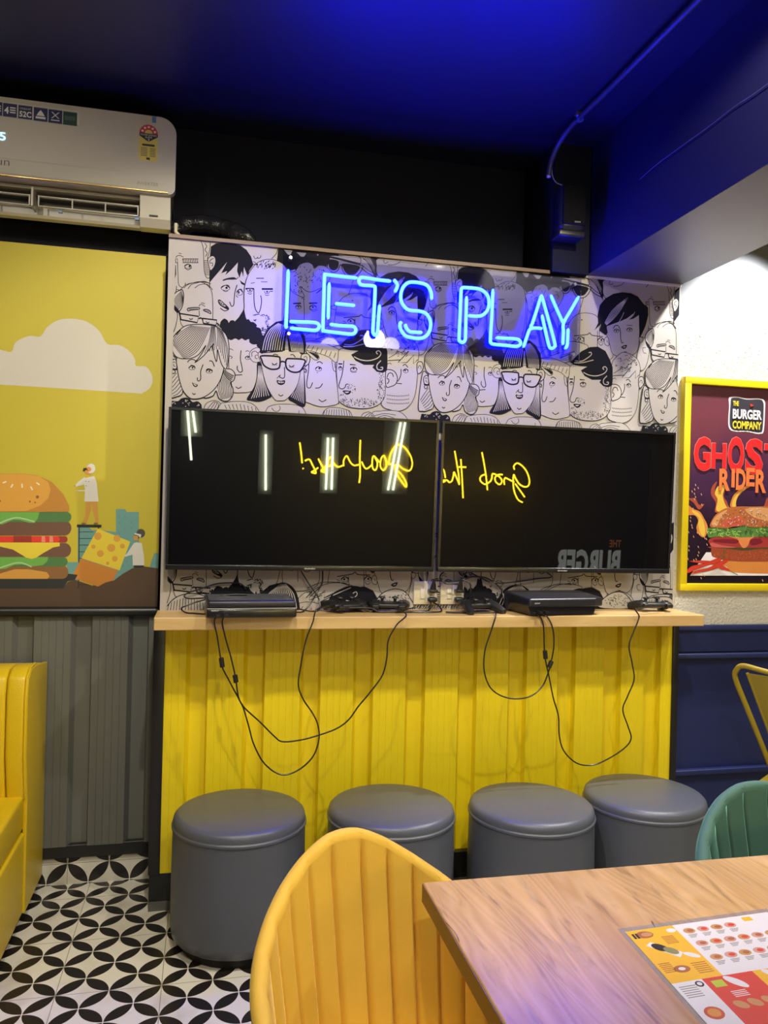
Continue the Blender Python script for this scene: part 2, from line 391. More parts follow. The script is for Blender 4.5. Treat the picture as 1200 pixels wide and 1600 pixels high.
# left: tiled kerb and black strips
m_ = MB().box(-2.5, -0.0, 0.25, 0.6, 0, 0.112, KERB); struct(m_.build('trim_6'))
m_ = MB().box(-2.5, 0.0, 0.235, 0.3, 0.105, 0.155, BLACK, 0.004); struct(m_.build('baseboard_left'))
m_ = MB().box(-2.5, 0.0, 0.205, 0.27, 1.018, 1.052, BLACK, 0.014); struct(m_.build('trim_7'))
# black angle frame and base below the shelf
m_ = MB().box(-0.018, 0.022, -0.012, 0.262, 0.128, 1.022, BLACK, 0.002).box(WX-0.0, WX+0.026, -0.012, 0.04, 0.0, 1.022, BLACK, 0.002)
struct(m_.build('trim_8'))
m_ = MB().box(-0.014, WX+0.02, -0.006, 0.1, 0.03, 0.13, BLACK).box(-0.014, WX+0.02, -0.012, 0.1, 0.0, 0.032, mat('base_strip', (0.12, 0.12, 0.11), 0.4, noise=0.1))
struct(m_.build('baseboard_centre'))

# ------------------------------------------------------------------ wallpaper
A = Art(0.0, (0.024, WX-0.004, 1.067, ZT))
PX, PZ = 0.932, 0.966
for n, (ox, oy, sc, i) in dict(A=(255, 365, 7.5, 0), B=(255, 495, 7.5, 0), C=(375, 375, 7.5, 0), D=(375, 495, 7.5, 0), E=(515, 385, 7.5, 0), F=(515, 505, 7.5, 0), G=(780, 505, 7.5, 1), H=(860, 405, 5.714, 1)).items():
    A.crop(n, ox, oy, sc, -PX*i)
A.offs = [(PX*i, -PZ*j) for i in (-1, 0, 1, 2) for j in (0, 1)]
L1, L2, L3 = 0.0022, 0.0032, 0.0052
W_, K = PAPER, INK
def S(c, P, w=L1, **k): A.S(c, w, P, K, **k)
def FO(c, P, w=L1, fill=W_, **k):
    A.F(c, fill, P, **k); A.S(c, w, P, K, closed=True)
def eye(c, x, y, rx, ry, px=0, py=0, lid=True):
    A.E(c, x, y, rx, ry, W_); A.E(c, x, y, rx, ry, K, L1*0.8); A.E(c, x+px, y+py, rx*0.28, ry*0.5, K)
    if lid: S(c, [(x-rx, y), (x, y-ry*1.05), (x+rx, y)], L2)
# top row: cap and sunglasses
FO('H', '0,160 60,150 130,165 340,180 300,330 200,560 -60,560 -60,200')
A.F('H', K, '-60,140 0,130 60,175 80,250 60,290 -60,330', sm=False)
S('H', '330,170 390,210 440,290 470,370'); A.H('H', L1, '340,165 400,230 450,330', '420,165 450,250 470,370', 4, K)
A.F('H', K, '420,175 500,175 495,250 470,340 455,340 455,260', sm=False)
FO('H', '90,190 120,185 340,245 362,262 330,320 290,345 240,340 205,290 190,240 165,290 130,305 90,280 85,230', L2)
A.F('H', K, '98,200 170,212 165,270 130,290 100,265'); A.F('H', K, '205,232 335,252 320,300 290,325 240,320 210,275')
S('H', '345,260 400,310 470,345', L2); S('H', '352,240 410,290 480,330'); S('H', '80,190 130,180 345,235', L3)
# dark beanie with pale marks
A.F('C', K, '445,108 440,180 432,240 520,300 570,370 640,352 700,350 860,300 1030,300 1060,190 1160,180 1100,60 445,60', sm=False)
for q in ('515,115 615,125 590,175 560,170', '660,140 780,150 750,195 715,195 680,160', '895,160 925,165 910,190'): A.F('C', W_, q, sm=False)
# pale chin with small curl
S('C', '440,105 425,160 370,220'); S('C', '160,185 175,218 200,212 205,200 212,215 240,205 245,180'); S('C', '150,255 180,262 170,290 150,275')
# antler hair and chin from the H crop
FO('H', '505,180 860,180 840,270 780,340 700,420 560,400 480,330 470,250')
S('H', '530,195 525,215 540,228 560,215'); S('H', '560,240 600,240 640,225 660,205'); S('H', '850,225 820,290 790,325', L2); S('H', '845,230 870,260 890,240'); S('H', '835,275 870,270 905,240')
# striped brow profile
FO('A', '20,40 440,60 470,180 478,330 500,560 150,680 20,680', fill=W_, w=0.0001)
S('A', '440,80 468,170 475,320 482,440 505,510 535,522 552,480 545,400 520,300 545,190 552,100'); A.H('A', L1, '478,320 480,400 490,500', '530,318 540,400 548,500', 2, K, 0, .01)
for k in range(9): S('A', [(478+k*1.5, 320+k*20), (528+k*2, 316+k*21)])
S('A', '485,110 510,150 490,190 515,230 495,270')
for x0, x1 in ((228, 412), (115, 168)):
    S('A', [(x0, 295), (x1, 297), (x1, 342), (x0, 340)], L1, sm=False, closed=True)
    for k in range(int((x1-x0)/20)): S('A', [(x0+8+k*20, 297), (x0+14+k*20, 340)], L1)
eye('A', 290, 384, 40, 24, 18, 0); S('A', '250,400 290,425 335,400'); S('A', '148,282 165,262 195,256 238,276'); S('A', '182,230 215,236')
S('A', '168,335 172,450 180,590 215,630 250,618 262,575'); A.F('A', K, '112,345 126,345 120,460 108,565', sm=False); S('A', '158,55 118,105'); S('A', '156,615 155,680')
# frowning bald face
FO('H', '165,900 150,640 185,540 250,490 320,480 400,500 440,560 440,700 530,740 530,900')
S('H', '210,685 260,680 330,672 350,658 375,680 470,692', L2); eye('H', 270, 712, 28, 20, -4, 0); eye('H', 450, 722, 28, 20, 4, 0); S('H', '245,735 280,745 300,725'); S('H', '425,745 450,770 470,750')
S('H', '300,690 302,760'); S('H', '420,640 418,900'); S('H', '205,710 235,725'); S('H', '205,730 235,735'); A.E('H', 280, 542, 7, 5, K); A.E('H', 250, 542, 3, 3, K); S('H', '150,620 110,600 170,560')
# heart-shaped speckled hair, long nose
FO('C', '580,360 590,560 600,1000 980,1000 985,560 990,340')
FO('C', '560,380 640,370 700,290 790,262 850,290 870,335 920,300 1000,310 1070,380 1040,480 980,560 890,628 960,560 850,605 780,600 700,545 755,665 680,650 600,590 580,480')
A.D('C', L1, 740, 440, 130, 140, 46, 18, -50, K); A.D('C', L1, 930, 420, 80, 90, 22, 18, 60, K); A.D('C', L1, 680, 570, 60, 50, 12, 18, 60, K)
S('C', '620,745 715,742', L3); S('C', '808,742 905,740', L3)
eye('C', 683, 785, 34, 22, 0, -4); eye('C', 855, 790, 42, 26, -2, -4); S('C', '745,690 752,800 752,940'); S('C', '720,690 740,678 755,700'); S('C', '810,805 860,835 905,815')
# hair tuft at the left of it
FO('C', '505,290 460,330 450,420 490,480 540,490 540,400 580,370'); FO('C', '540,490 480,500 440,560 450,620 485,668 490,640 530,560')
A.D('C', L1, 490, 560, 34, 44, 10, 16, -60, K)
# bald man with dashes and long nose
FO('C', '60,900 42,700 60,520 110,380 200,270 310,228 420,240 520,300 560,420 560,700 480,1000 330,1100 180,1060')
A.D('C', L1, 300, 300, 130, 50, 60, 20, -55, K); S('C', '190,450 280,450', L2); S('C', '245,490 320,492'); S('C', '128,508 172,500')
S('C', '65,573 165,573', L3*1.3); S('C', '255,575 385,575', L3*1.3); S('C', '300,602 385,602', L2)
for x, y in ((115, 592), (315, 610)): A.F('C', W_, [(x-34, y-14), (x+34, y-14), (x+20, y+14), (x-20, y+14)]); S('C', [(x-30, y-12), (x-18, y+14), (x+16, y+16), (x+32, y-10)]); A.E('C', x+2, y-3, 11, 11, K); S('C', [(x-25, y+30), (x, y+42), (x+25, y+34)])
S('C', '163,575 165,720 180,810 215,856 238,810 252,720 243,650', L2)
A.D('C', L1, 240, 880, 90, 14, 22, 14, 10, K, 15); A.D('C', L1, 320, 950, 25, 80, 30, 18, 75, K, 20); A.D('C', L1, 290, 1040, 60, 30, 26, 18, 70, K, 20); A.D('C', L1, 172, 935, 14, 14, 8, 12, 45, K)
# young man with black fringe
FO('A', '545,420 560,300 700,250 950,300 1000,450 965,560 948,700 945,880 905,970 850,1045 700,1060 560,1040')
A.F('A', K, '552,215 560,150 620,116 760,108 905,140 975,190 1030,270 1056,370 1012,430 985,492 965,440 942,380 938,498 918,442 893,522 866,440 876,338 800,425 728,487 748,440 680,466 748,335 650,450 590,520 540,580 548,430 600,350 545,290', sm=False)
S('A', '946,372 938,440 936,500', L1); FO('A', '522,305 545,275 582,262 610,290 612,345 590,400 558,432 540,400')
S('A', '590,290 552,315 545,345'); S('A', '545,350 575,345 580,375 568,380')
A.F('A', K, '700,542 760,520 830,513 858,532 830,540 750,542 705,555'); A.F('A', K, '895,545 925,568 955,585 950,608 915,590', sm=False); S('A', '850,540 880,512')
eye('A', 730, 638, 52, 30, 12, -2); S('A', '700,665 730,680 760,672'); S('A', '740,600 775,612'); eye('A', 897, 690, 36, 34, -12, 0); S('A', '855,720 862,740 880,745'); S('A', '890,650 925,655')
S('A', '866,602 842,680 832,760 826,835 800,852 778,800', L2)
A.F('A', K, '640,785 665,775 715,815 768,868 762,895 700,865 655,830'); A.F('A', W_, '652,792 675,790 712,825 735,855 705,852 665,822', sm=False)
for q in ('672,792 660,815', '690,803 678,832', '710,822 700,848', '655,808 720,842'): S('A', q)
S('A', '668,875 715,905 755,897 768,878', L2)
S('A', '968,560 950,640 944,760 946,880 905,960 855,1040', L2)
A.F('A', K, '947,880 962,960 975,1010 1060,1060 850,1100 830,1040 905,960', sm=False)
# side-swept black hair with white stripes
FO('H', '500,600 530,770 560,850 640,870 720,860 780,800 795,600 790,480 640,440')
A.F('H', K, '392,635 425,570 420,500 440,410 490,350 560,310 640,295 720,305 780,335 830,400 870,430 872,500 850,590 820,660 795,705 790,600 788,500 740,532 700,540 755,475 680,530 610,560 500,600 510,660 490,680 435,640 450,580', sm=False)
A.H('H', 0.0024, '483,570 500,530 560,440 690,340', '500,590 560,540 620,470 690,345', 6, W_);
A.S('H', L1, '610,560 635,520 655,475', W_); A.S('H', L1, '700,535 735,505 752,470', W_)
eye('H', 588, 640, 24, 16, 0, 0); eye('H', 705, 630, 26, 16, 2, 0); S('H', '560,620 575,595 605,597 622,640 625,700 635,745 652,745', L2); S('H', '680,590 730,592'); A.F('H', K, '630,785 655,770 682,768 672,795 650,802'); A.F('H', W_, '645,785 670,778 660,790'); S('H', '655,828 680,828')
FO('H', '515,705 490,700 478,735 490,765 520,770'); S('H', '500,725 510,745')
# ear and cheek behind
FO('H', '790,700 840,705 862,760 880,830 850,960 800,990 770,880 795,760'); S('H', '850,790 822,795 830,835 855,840'); S('H', '800,690 825,710 815,740 795,745'); S('H', '840,700 870,770 900,810')
# bald man with square glasses
FO('A', '150,680 200,660 270,600 370,575 450,572 530,620 575,720 580,1010 560,1100 250,1100 190,940')
S('A', '290,650 330,600 400,578 480,562 560,592'); S('A', '370,640 430,600 520,600 580,662'); S('A', '240,640 300,595 420,565 545,580')
FO('A', '215,660 150,690 108,750 112,830 140,900 180,920 225,850 240,740 232,680', L2); A.H('A', L1, '120,780 160,720 215,668', '175,900 215,850 238,760', 8, K)
A.F('A', K, '115,820 185,905 165,930 130,890')
FO('A', '285,880 330,870 415,868 418,888 330,898 292,908', L2); 
for k in range(8): S('A', [(300+k*14, 876), (304+k*14, 897)])
FO('A', '470,900 500,888 545,905 558,940 520,925', L2); [S('A', [(490+k*12, 893+k*3), (486+k*13, 908+k*4)]) for k in range(5)]
S('A', '420,855 435,832 465,838 490,858'); S('A', '445,812 488,822'); S('A', '420,900 425,970')
for q in ('192,938 415,972 398,1045 210,1010', '458,995 628,1015 618,1078 470,1052'): A.F('A', W_, q, sm=False); S('A', q, L3, sm=False, closed=True)
S('A', '415,1000 438,990 458,1002', L3); S('A', '305,995 325,1008 348,995', L2); S('A', '502,1030 520,1048 540,1038', L2); S('A', '180,905 195,940', L3); S('A', '625,1050 655,1070', L3)
# curly-haired face
FO('B', '740,230 770,400 770,600 800,780 820,880 930,890 1040,870 1100,780 1110,560 1130,300 1000,220')
C_ = '620,85 660,110 672,60 715,22 755,45 768,72 790,45 830,45 845,70 880,55 910,10 918,-40 940,-70 965,-10 960,40 1000,28 1025,60 1060,65 1098,100 1092,120 1140,140 1160,210 1200,250 1200,380 1140,420 1130,380 1095,345 1095,325 1050,325 1010,300 1005,262 960,278 920,255 885,275 845,255 800,275 760,262 735,235 680,140'
A.F('B', K, C_, n=3)
S('B', '912,395 905,500 925,600 925,640 895,650 868,615 870,575', L2); S('B', '768,380 795,378 820,395'); S('B', '965,410 985,398 1010,408'); eye('B', 990, 482, 30, 20, 4, -4); S('B', '845,685 925,680', L2); S('B', '850,820 880,840 918,820', L2); S('B', '775,460 800,465 808,480 790,490')
FO('B', '1120,365 1060,375 1015,420 1015,480 1050,525 1100,535 1140,520 1150,420'); S('B', '1040,470 1040,420 1080,405 1110,430'); S('B', '1105,450 1080,455 1080,485 1105,492')
# zig-zag cap behind
FO('G', '460,420 520,320 600,290 740,230 850,215 960,235 1040,285 900,420 700,470'); S('G', '600,295 588,388 720,342 712,408 830,360', L2, sm=False); S('G', '630,310 622,350 755,310 742,375 880,330', L1, sm=False)
# headband man
FO('G', '440,420 480,500 520,640 460,740 460,1030 530,1090 640,1125 740,1115 825,1075 810,900 795,740 790,640 700,520')
FO('G', '430,440 520,408 620,412 740,455 840,520 800,640 720,580 600,535 500,505'); 
for k in range(7): S('G', [(525+k*45, 450+k*14), (500+k*46, 495+k*16)])
FO('G', '490,520 540,515 600,540 625,590 600,615 560,600'); A.H('G', L2, '500,520 560,560 610,605', '590,535 610,560 622,585', 4, K)
S('G', '520,660 515,740 498,860 505,915 535,915 558,860', L2); S('G', '585,922 630,915 660,872', L2); S('G', '620,1045 655,1070 698,1048', L2)
eye('G', 618, 712, 32, 24, 8, -6); S('G', '602,645 630,632 662,655', L2); S('G', '600,750 612,755'); S('G', '755,620 770,720 795,740'); S('G', '785,650 790,700')
# bob-haired woman with round-square glasses
BK = mat('wallpaper_ink_soft', (0.03, 0.03, 0.034), 0.5)
A.F('D', K, '200,540 195,700 160,830 80,960 130,985 230,995 330,960 370,920 300,780 250,560', n=4); A.F('D', K, '700,540 700,700 650,820 565,950 640,1010 760,1050 765,850 745,600', n=4)
A.H('D', 0.0026, '215,560 205,700 170,850 110,975', '250,560 275,720 320,850 355,930', 8, W_, 0.05, 0.95); A.H('D', 0.0022, '700,640 670,780 580,950', '745,600 750,820 755,1040', 8, W_, 0.05, 0.95)
FO('D', '245,400 250,560 300,780 370,920 420,980 470,985 540,970 640,860 690,740 715,560 720,400', n=4)
A.F('D', K, '228,420 240,330 270,230 330,130 420,60 520,40 620,70 700,130 760,230 775,330 755,450 710,440 690,415 605,415 570,408 550,200 540,200 525,400 420,418 330,408 255,435', sm=False)
A.H('D', 0.0026, '250,400 280,260 350,140 480,60', '500,400 520,260 530,180 525,80', 9, W_, 0.02, 0.9); A.H('D', 0.0026, '600,410 580,300 560,200 545,90', '745,430 740,300 690,180 600,80', 9, W_, 0.02, 0.9)
S('D', '245,425 330,420 500,405', L2); FO('D', '715,460 750,435 800,440 820,490 805,550 765,575 720,560', L2); S('D', '745,480 770,465 785,490 775,540')
for q in ('252,460 440,468 468,500 462,590 420,615 350,612 280,570 255,510', '545,500 600,492 750,505 752,560 700,640 620,650 555,615 535,560'): A.F('D', W_, q, n=4); A.S('D', 0.0062, q, K, closed=True)
S('D', '465,535 500,525 540,540', 0.006); S('D', '385,450 410,440 445,452', L2); S('D', '590,450 620,445 648,478', L2)
for x, y in ((405, 555), (605, 580)):
    S('D', [(x-32, y-12), (x-5, y+8), (x+30, y-12)], L2); [S('D', [(x-20+14*k, y+2), (x-26+17*k, y+18)]) for k in range(4)]
S('D', '520,590 522,700 500,722 480,715 462,705 472,680', L2); S('D', '430,725 460,690', L1)
A.F('D', K, '430,745 475,752 525,745 520,785 480,802 440,785'); A.F('D', W_, '445,760 510,762 500,778 455,775'); S('D', '475,755 474,780'); S('D', '495,755 494,780'); S('D', '450,910 475,930 505,915', L2)
S('D', '752,600 780,625 775,655 752,650'); A.E('D', 760, 632, 12, 14, W_); A.E('D', 760, 632, 12, 14, K, L1)
# short speckled-hair man
FO('F', '665,300 700,230 800,150 900,165 1000,230 1042,330 1035,450 1020,700 990,870 920,980 820,1030 720,1020 600,940 600,600')
A.D('F', L1, 850, 290, 150, 110, 70, 18, -40, K); FO('F', '670,430 800,345 700,440 830,430 940,320 800,460 880,465 945,440 990,380 975,460 985,480 1040,440 1045,500 930,520 700,520 670,470', w=0.0001, sm=False)
S('F', '690,410 800,345 820,335', L1, sm=False); S('F', '680,440 830,432 925,330 800,462 900,465 985,375 980,478 1030,430', L2, sm=False)
S('F', '835,540 832,610 805,672 790,680', L2); S('F', '780,705 845,712', L2); eye('F', 890, 560, 30, 22, -6, -4); S('F', '855,500 885,485 915,520', L2); S('F', '680,480 705,468 722,485')
for yy in (0, 45, 90): [S('F', [(670+k*14, 835+yy+12*sin(k/19*pi)+4*(k % 2)), (676+k*14, 850+yy+12*sin(k/19*pi))]) for k in range(19)]
FO('F', '1022,480 1050,452 1085,465 1095,520 1075,570 1030,590', L2); S('F', '1035,530 1045,500 1065,505 1070,540')
# quiffed man with stubble
FO('F', '135,300 95,420 80,560 100,860 115,920 200,975 330,1000 470,995 580,950 640,870 655,740 670,560 600,400 400,330', n=4)
A.D('F', L1, 330, 925, 230, 55, 110, 13, 70, K); A.D('F', L1, 600, 800, 50, 140, 60, 13, 70, K); A.D('F', L1, 600, 620, 34, 60, 16, 13, 70, K); A.D('F', L1, 250, 760, 50, 60, 24, 12, 40, K); A.D('F', L1, 150, 880, 40, 60, 18, 12, 70, K)
A.F('F', K, '112,268 180,200 260,130 370,80 480,75 580,130 640,240 675,330 678,480 670,560 620,585 550,570 500,520 520,490 400,490 300,440 250,370 335,325 250,320 180,308', sm=False)
A.S('F', 0.0032, '170,250 260,255 340,215 390,175 385,145 355,150', W_); A.S('F', 0.0032, '160,275 260,275 360,255 420,240', W_); A.S('F', 0.0036, '285,395 360,430 460,440 560,410 600,360 575,325 545,340 560,365', W_); A.S('F', 0.0036, '600,440 555,490 560,540 610,548 620,520 595,520', W_)
A.F('F', K, '235,478 300,485 305,495 235,492', sm=False); S('F', '100,478 148,480', L3); eye('F', 280, 542, 40, 24, 0, -8); S('F', '240,560 270,578 315,572'); eye('F', 124, 530, 22, 22, 0, -6)
S('F', '165,440 158,520 140,620 108,720 115,760 150,772 180,750 190,720 215,715', L2); A.F('F', K, '150,795 200,790 245,800 235,828 195,838'); A.F('F', W_, '175,805 228,805 200,820')
FO('F', '655,570 700,545 760,570 792,640 775,710 720,742 660,740', L2); S('F', '670,640 690,590 730,590 745,630', L2); S('F', '665,650 690,660 690,690 670,712', L2)
# fair-haired woman with earring
FO('B', '70,500 120,460 200,600 230,880 150,940 80,950 20,900', L2); A.H('B', L1, '150,640 90,720 40,800', '225,870 180,920 120,945', 6, K)
FO('B', '690,590 740,610 800,620 840,670 830,740 790,780 820,850 810,930 760,985 700,985 650,950 620,870 580,930 480,950 560,850', L2, n=4)
A.H('B', L1, '700,600 660,720 630,830 680,980', '835,680 790,760 815,850 800,950', 9, K, 0.05, 0.98); A.H('B', L1, '720,600 760,650 835,690', '700,660 750,730 800,770', 4, K)
FO('B', '165,470 165,600 185,720 230,860 300,945 370,965 470,945 570,880 650,780 700,650 710,500 600,300 300,300', L2, n=4)
HR = '105,340 115,250 180,170 260,110 370,92 500,95 610,115 700,170 750,240 770,340 768,460 740,610 690,570 660,480 635,380 632,470 622,530 595,440 580,350 590,320 510,420 440,490 368,540 420,480 470,400 500,335 420,440 340,485 250,495 170,480 120,430'
A.F('B', W_, HR, n=3); A.S('B', L2, HR, K, closed=True, n=3)
A.H('B', L1, '110,330 130,240 220,160 330,100', '230,495 330,470 440,370 560,110', 15, K, 0.03, 0.97); A.H('B', L1, '470,430 530,300 560,110', '640,380 620,250 610,120', 6, K, 0.0, 1.0); A.H('B', L1, '632,330 630,220 625,120', '745,590 765,400 700,180', 7, K, 0.0, 1.0); A.H('B', L1, '140,215 160,180 200,150', '160,210 185,185 210,160', 3, K)
eye('B', 338, 600, 38, 22, 6, -2); S('B', '320,575 340,572 372,585', L2); eye('B', 540, 640, 38, 22, 0, -2); S('B', '505,625 535,615 575,632', L3)
S('B', '285,535 310,508 350,502 385,520', L2); S('B', '540,520 575,525 600,585', L2); S('B', '468,560 440,640 440,720 425,752 402,745 400,712', L2)
A.F('B', K, '338,770 355,780 405,800 385,825 355,812'); A.F('B', W_, '352,785 392,802 375,812'); S('B', '342,895 360,912 380,900', L2)
FO('B', '155,540 150,510 125,500 95,525 92,570 105,605 140,615 160,600', L2); S('B', '110,540 130,530 140,545'); S('B', '120,555 128,580 145,585'); S('B', '95,612 165,622', L3); A.E('B', 122, 645, 20, 22, W_); A.E('B', 122, 645, 20, 22, K, L2)
# row peeping over the televisions
A.F('B', K, '60,1200 60,1000 100,985 170,990 210,960 265,948 310,965 345,1000 400,992 440,1020 452,1060 450,1200')
A.D('B', 0.0028, 265, 1010, 42, 36, 12, 12, 40, W_, 60, 0.5); A.D('B', 0.0026, 120, 1010, 30, 10, 5, 12, 10, W_); A.D('B', 0.0026, 400, 1035, 20, 10, 4, 12, 10, W_)
FO('B', '470,1200 490,1040 560,990 620,985 670,1030 650,1200'); A.H('B', L1, '500,1080 560,1010 600,990', '640,1100 660,1050 640,1000', 4, K)
FO('B', '630,1250 660,1040 740,1005 860,992 980,1000 1070,1040 1130,1130 1150,1250'); 
for k in range(9): S('B', [(720+k*45, 1022-abs(4-k)*-3+(k > 4)*(k-4)*7), (745+k*43, 1085+k*3)])
FO('D', '280,1250 310,1090 360,1045 470,1025 620,1030 700,1050 750,1090 790,1200 790,1250'); S('D', '370,1070 400,1105 440,1110 470,1080 460,1045', L1); S('D', '690,1100 688,1140')
FO('F', '-120,1250 -90,1080 -30,1000 60,990 180,1010 250,1060 270,1250'); A.H('F', L1, '-85,1100 -50,1030 20,995', '-60,1200 -55,1200 -50,1200', 1, K)
for k in range(11): S('F', [(-60+k*28, 1020-10*sin(k/10*pi)), (-80+k*32, 1100)])
FO('F', '480,1250 490,1060 600,1030 740,1025 830,1045 900,1110 940,1200 940,1250'); FO('F', '345,1250 370,1090 430,1045 480,1050 530,1110 545,1250'); A.H('F', L1, '380,1100 430,1060 470,1050', '520,1180 530,1150 510,1090', 5, K); A.H('F', L1, '520,1070 640,1050 780,1060', '560,1200 640,1140 700,1200', 4, K)
# further repeat rows that only show between the televisions and the shelf: dome heads at shelf height
tag(A.build('wallpaper', wc), 'white wallpaper printed with black line-drawn faces')
# extra row of heads above the shelf (their tops only)
A2 = Art(0.0, (0.024, WX-0.004, 1.067, 1.30)); A2.lay = A.lay+5; A2.offs = [(0, 0)]
A2.crop('P', 250, 880, 5.0); A2.crop('Q', 480, 880, 5.0); A2.crop('R', 700, 880, 3.529)
def dome(c, P, kind):
    if kind == 'k': A2.F(c, K, P)
    else: A2.F(c, W_, P); A2.S(c, L2, P, K, closed=True)
dome('P', '30,400 60,330 120,270 200,240 300,240 380,290 400,420', 'w')
for k in range(14): A2.S('P', L1, [(70+k*22, 330-60*sin((k+1)/15*pi)), (52+k*24, 400)], K)
dome('P', '395,420 400,215 425,215 440,180 480,185 500,200 520,185 550,200 590,160 606,60 614,160 660,180 690,185 710,215 740,240 770,280 760,420', 'k')
dome('P', '770,400 780,290 830,210 900,165 970,150 1030,180 1070,240 1090,340 1085,420', 'k'); A2.H('P', 0.003, '790,330 840,240 940,165', '1080,360 1050,240 980,160', 13, W_)
A2.D('P', L1, 745, 190, 55, 70, 30, 12, 75, K, 20, 0.6)
dome('Q', '150,420 180,260 260,200 340,175 430,190 500,240 540,300 545,420', 'k'); A2.S('Q', 0.003, '200,250 280,215 340,190', W_); A2.S('Q', 0.003, '355,235 380,222 388,245 365,270', W_); A2.S('Q', 0.003, '300,290 380,300 400,280', W_)
dome('Q', '535,350 545,280 600,225 680,200 750,215 800,270 815,350', 'w'); A2.D('Q', L1, 680, 275, 105, 60, 60, 12, 50, K)
A2.S('Q', L2, '-10,270 40,215 25,260 90,190 80,260 140,210 130,270 200,235', K, sm=False); A2.S('Q', L1, '0,195 110,150 240,150 330,175', K)
for k in range(16): A2.S('Q', L1, [(835+k*22, 350), (850+k*22, 318)], K)
dome('R', '120,250 118,140 145,150 165,80 180,140 215,140 230,175 250,200 240,250', 'k')
dome('R', '255,250 275,190 320,135 385,118 440,145 470,220 470,250', 'k'); A2.H('R', 0.003, '270,230 310,160 380,120', '460,240 440,160 395,120', 11, W_)
dome('R', '620,260 640,180 710,140 770,150 830,200 850,260', 'k'); dome('R', '835,245 850,200 900,165 950,158 990,185 1010,245', 'w'); A2.D('R', L1, 925, 205, 65, 35, 50, 8, 50, K)
dome('R', '1060,250 1080,210 1120,190 1220,190 1240,250', 'w'); [A2.S('R', L1, [(1080+k*14, 200), (1070+k*14, 245)], K) for k in range(9)]
A2.S('R', L1, '480,175 520,140 600,115 680,118', K)
A2.build('wallpaper', wc)
# ------------------------------------------------------------------ corrugated sheets
def corrugated(name, label, m, x0, x1, z0, z1, y0, cents, depth=0.028, half=0.031, sl=0.016):
    prof = [(x0, y0)]; g = 0.0012
    def flat(a, b, y):
        n = max(0, int((b-a)/0.0235)-1)
        for k in range(n):
            x = a+(b-a)*(k+1)/(n+1)
            prof.extend([(x-0.0014, y), (x, y+g), (x+0.0014, y)])
    px = x0
    for c in cents:
        if c-half-sl <= x0 or c+half+sl >= x1: continue
        flat(px, c-half-sl, y0); prof.extend([(c-half-sl, y0), (c-half, y0+depth)]); prof.extend([(c+half-sl*0.4, y0+depth), (c+half, y0)]); px = c+half
    flat(px, x1, y0); prof.append((x1, y0))
    mb = MB(); n = len(prof)
    vs = [(x, y, z) for z in (z0, z1) for x, y in prof]+[(x, y+0.002, z) for z in (z0, z1) for x, y in prof]
    fs = [(i, i+1, n+i+1, n+i) for i in range(n-1)]+[(2*n+i+1, 2*n+i, 3*n+i, 3*n+i+1) for i in range(n-1)]
    mb.add(vs, fs, m); return tag(mb.build(name), label, 'wall cladding')
corrugated('corrugated_sheet', 'bright yellow corrugated metal sheet under the wooden shelf', YEL, 0.022, WX, 0.128, 1.02, -0.004,
   [0.142, 0.346, 0.552, 0.752, 0.955, 1.163, 1.369, 1.577, 1.778, 1.955])
corrugated('corrugated_sheet', 'grey corrugated metal sheet below the burger mural', GRY, -2.5, -0.018, 0.15, 1.02, 0.232,
   [-0.08-0.2055*k for k in range(11, -1, -1)], 0.026, 0.03)

# ------------------------------------------------------------------ shelf
ZS = 1.067
mb = MB(); sh = [(-0.008, -0.198), (2.046, -0.198), (2.05, -0.19), (2.038, 0.0), (-0.008, 0.0)]
mb.prism(sh, OAK, lambda x, y, s: (x, y, ZS if s else ZS-0.043))
o = mb.build('shelf', fixn=True); bv = o.modifiers.new('b', 'BEVEL'); bv.width = 0.003; bv.segments = 2
tag(o, 'long light oak shelf below the two televisions', 'shelf')

# ------------------------------------------------------------------ televisions
GLOSS = mat('screen_glass', (0.0025, 0.0025, 0.004), 0.30, spec=0.10, noise=0.05)
GLOSS.node_tree.nodes['Principled BSDF'].inputs['Coat Weight'].default_value = 1.0; GLOSS.node_tree.nodes['Principled BSDF'].inputs['Coat Roughness'].default_value = 0.012
BEZ = mat('tv_bezel', (0.012, 0.012, 0.014), 0.25, noise=0.1)
TVW, TVH = 0.968, 0.563
T1, T2 = 0.054, 0.040
def television(name, label, X, tilt, zb, yb=-0.062):
    r = thing(name, label, 'television', (X, yb, zb)); r.rotation_euler.x = tilt
    mb = MB(); bz = 0.009; bb = 0.019
    mb.box(0, TVW, -0.014, 0.006, TVH-bz, TVH, BEZ).box(0, bz, -0.014, 0.006, bb, TVH-bz, BEZ).box(TVW-bz, TVW, -0.014, 0.006, bb, TVH-bz, BEZ).box(0, TVW, -0.016, 0.006, 0, bb, BEZ, 0.003)
    bz_ = mb.build('bezel', r)
    MB().box(bz, TVW-bz, -0.010, 0.004, bb, TVH-bz, GLOSS).build('screen', r)
    MB().box(0.06, TVW-0.06, 0.006, 0.030, 0.03, TVH-0.14, BLKPL, 0.008).build('rear_housing', r)
    MB().box(TVW/2-0.16, TVW/2+0.16, 0.024, 0.055, 0.18, TVH-0.22, BLKPL).build('wall_bracket', r)
    mb = MB(); lg = mat('logo_white', (0.75, 0.75, 0.78), 0.4)
    add_text(mb, 'cloudwalker', lg, TVW*0.50, TVW*0.50+0.040, 0.006, 0.012, -0.0164)
    mb.build('logo', bz_)
    return r
television('television', 'left of the two black televisions, blank screen reflecting most of the yellow neon script', 0.0187, T1, 1.2176)
television('television', 'right of the two black televisions, blank screen next to the framed poster', 1.0016, T2, 1.2176)

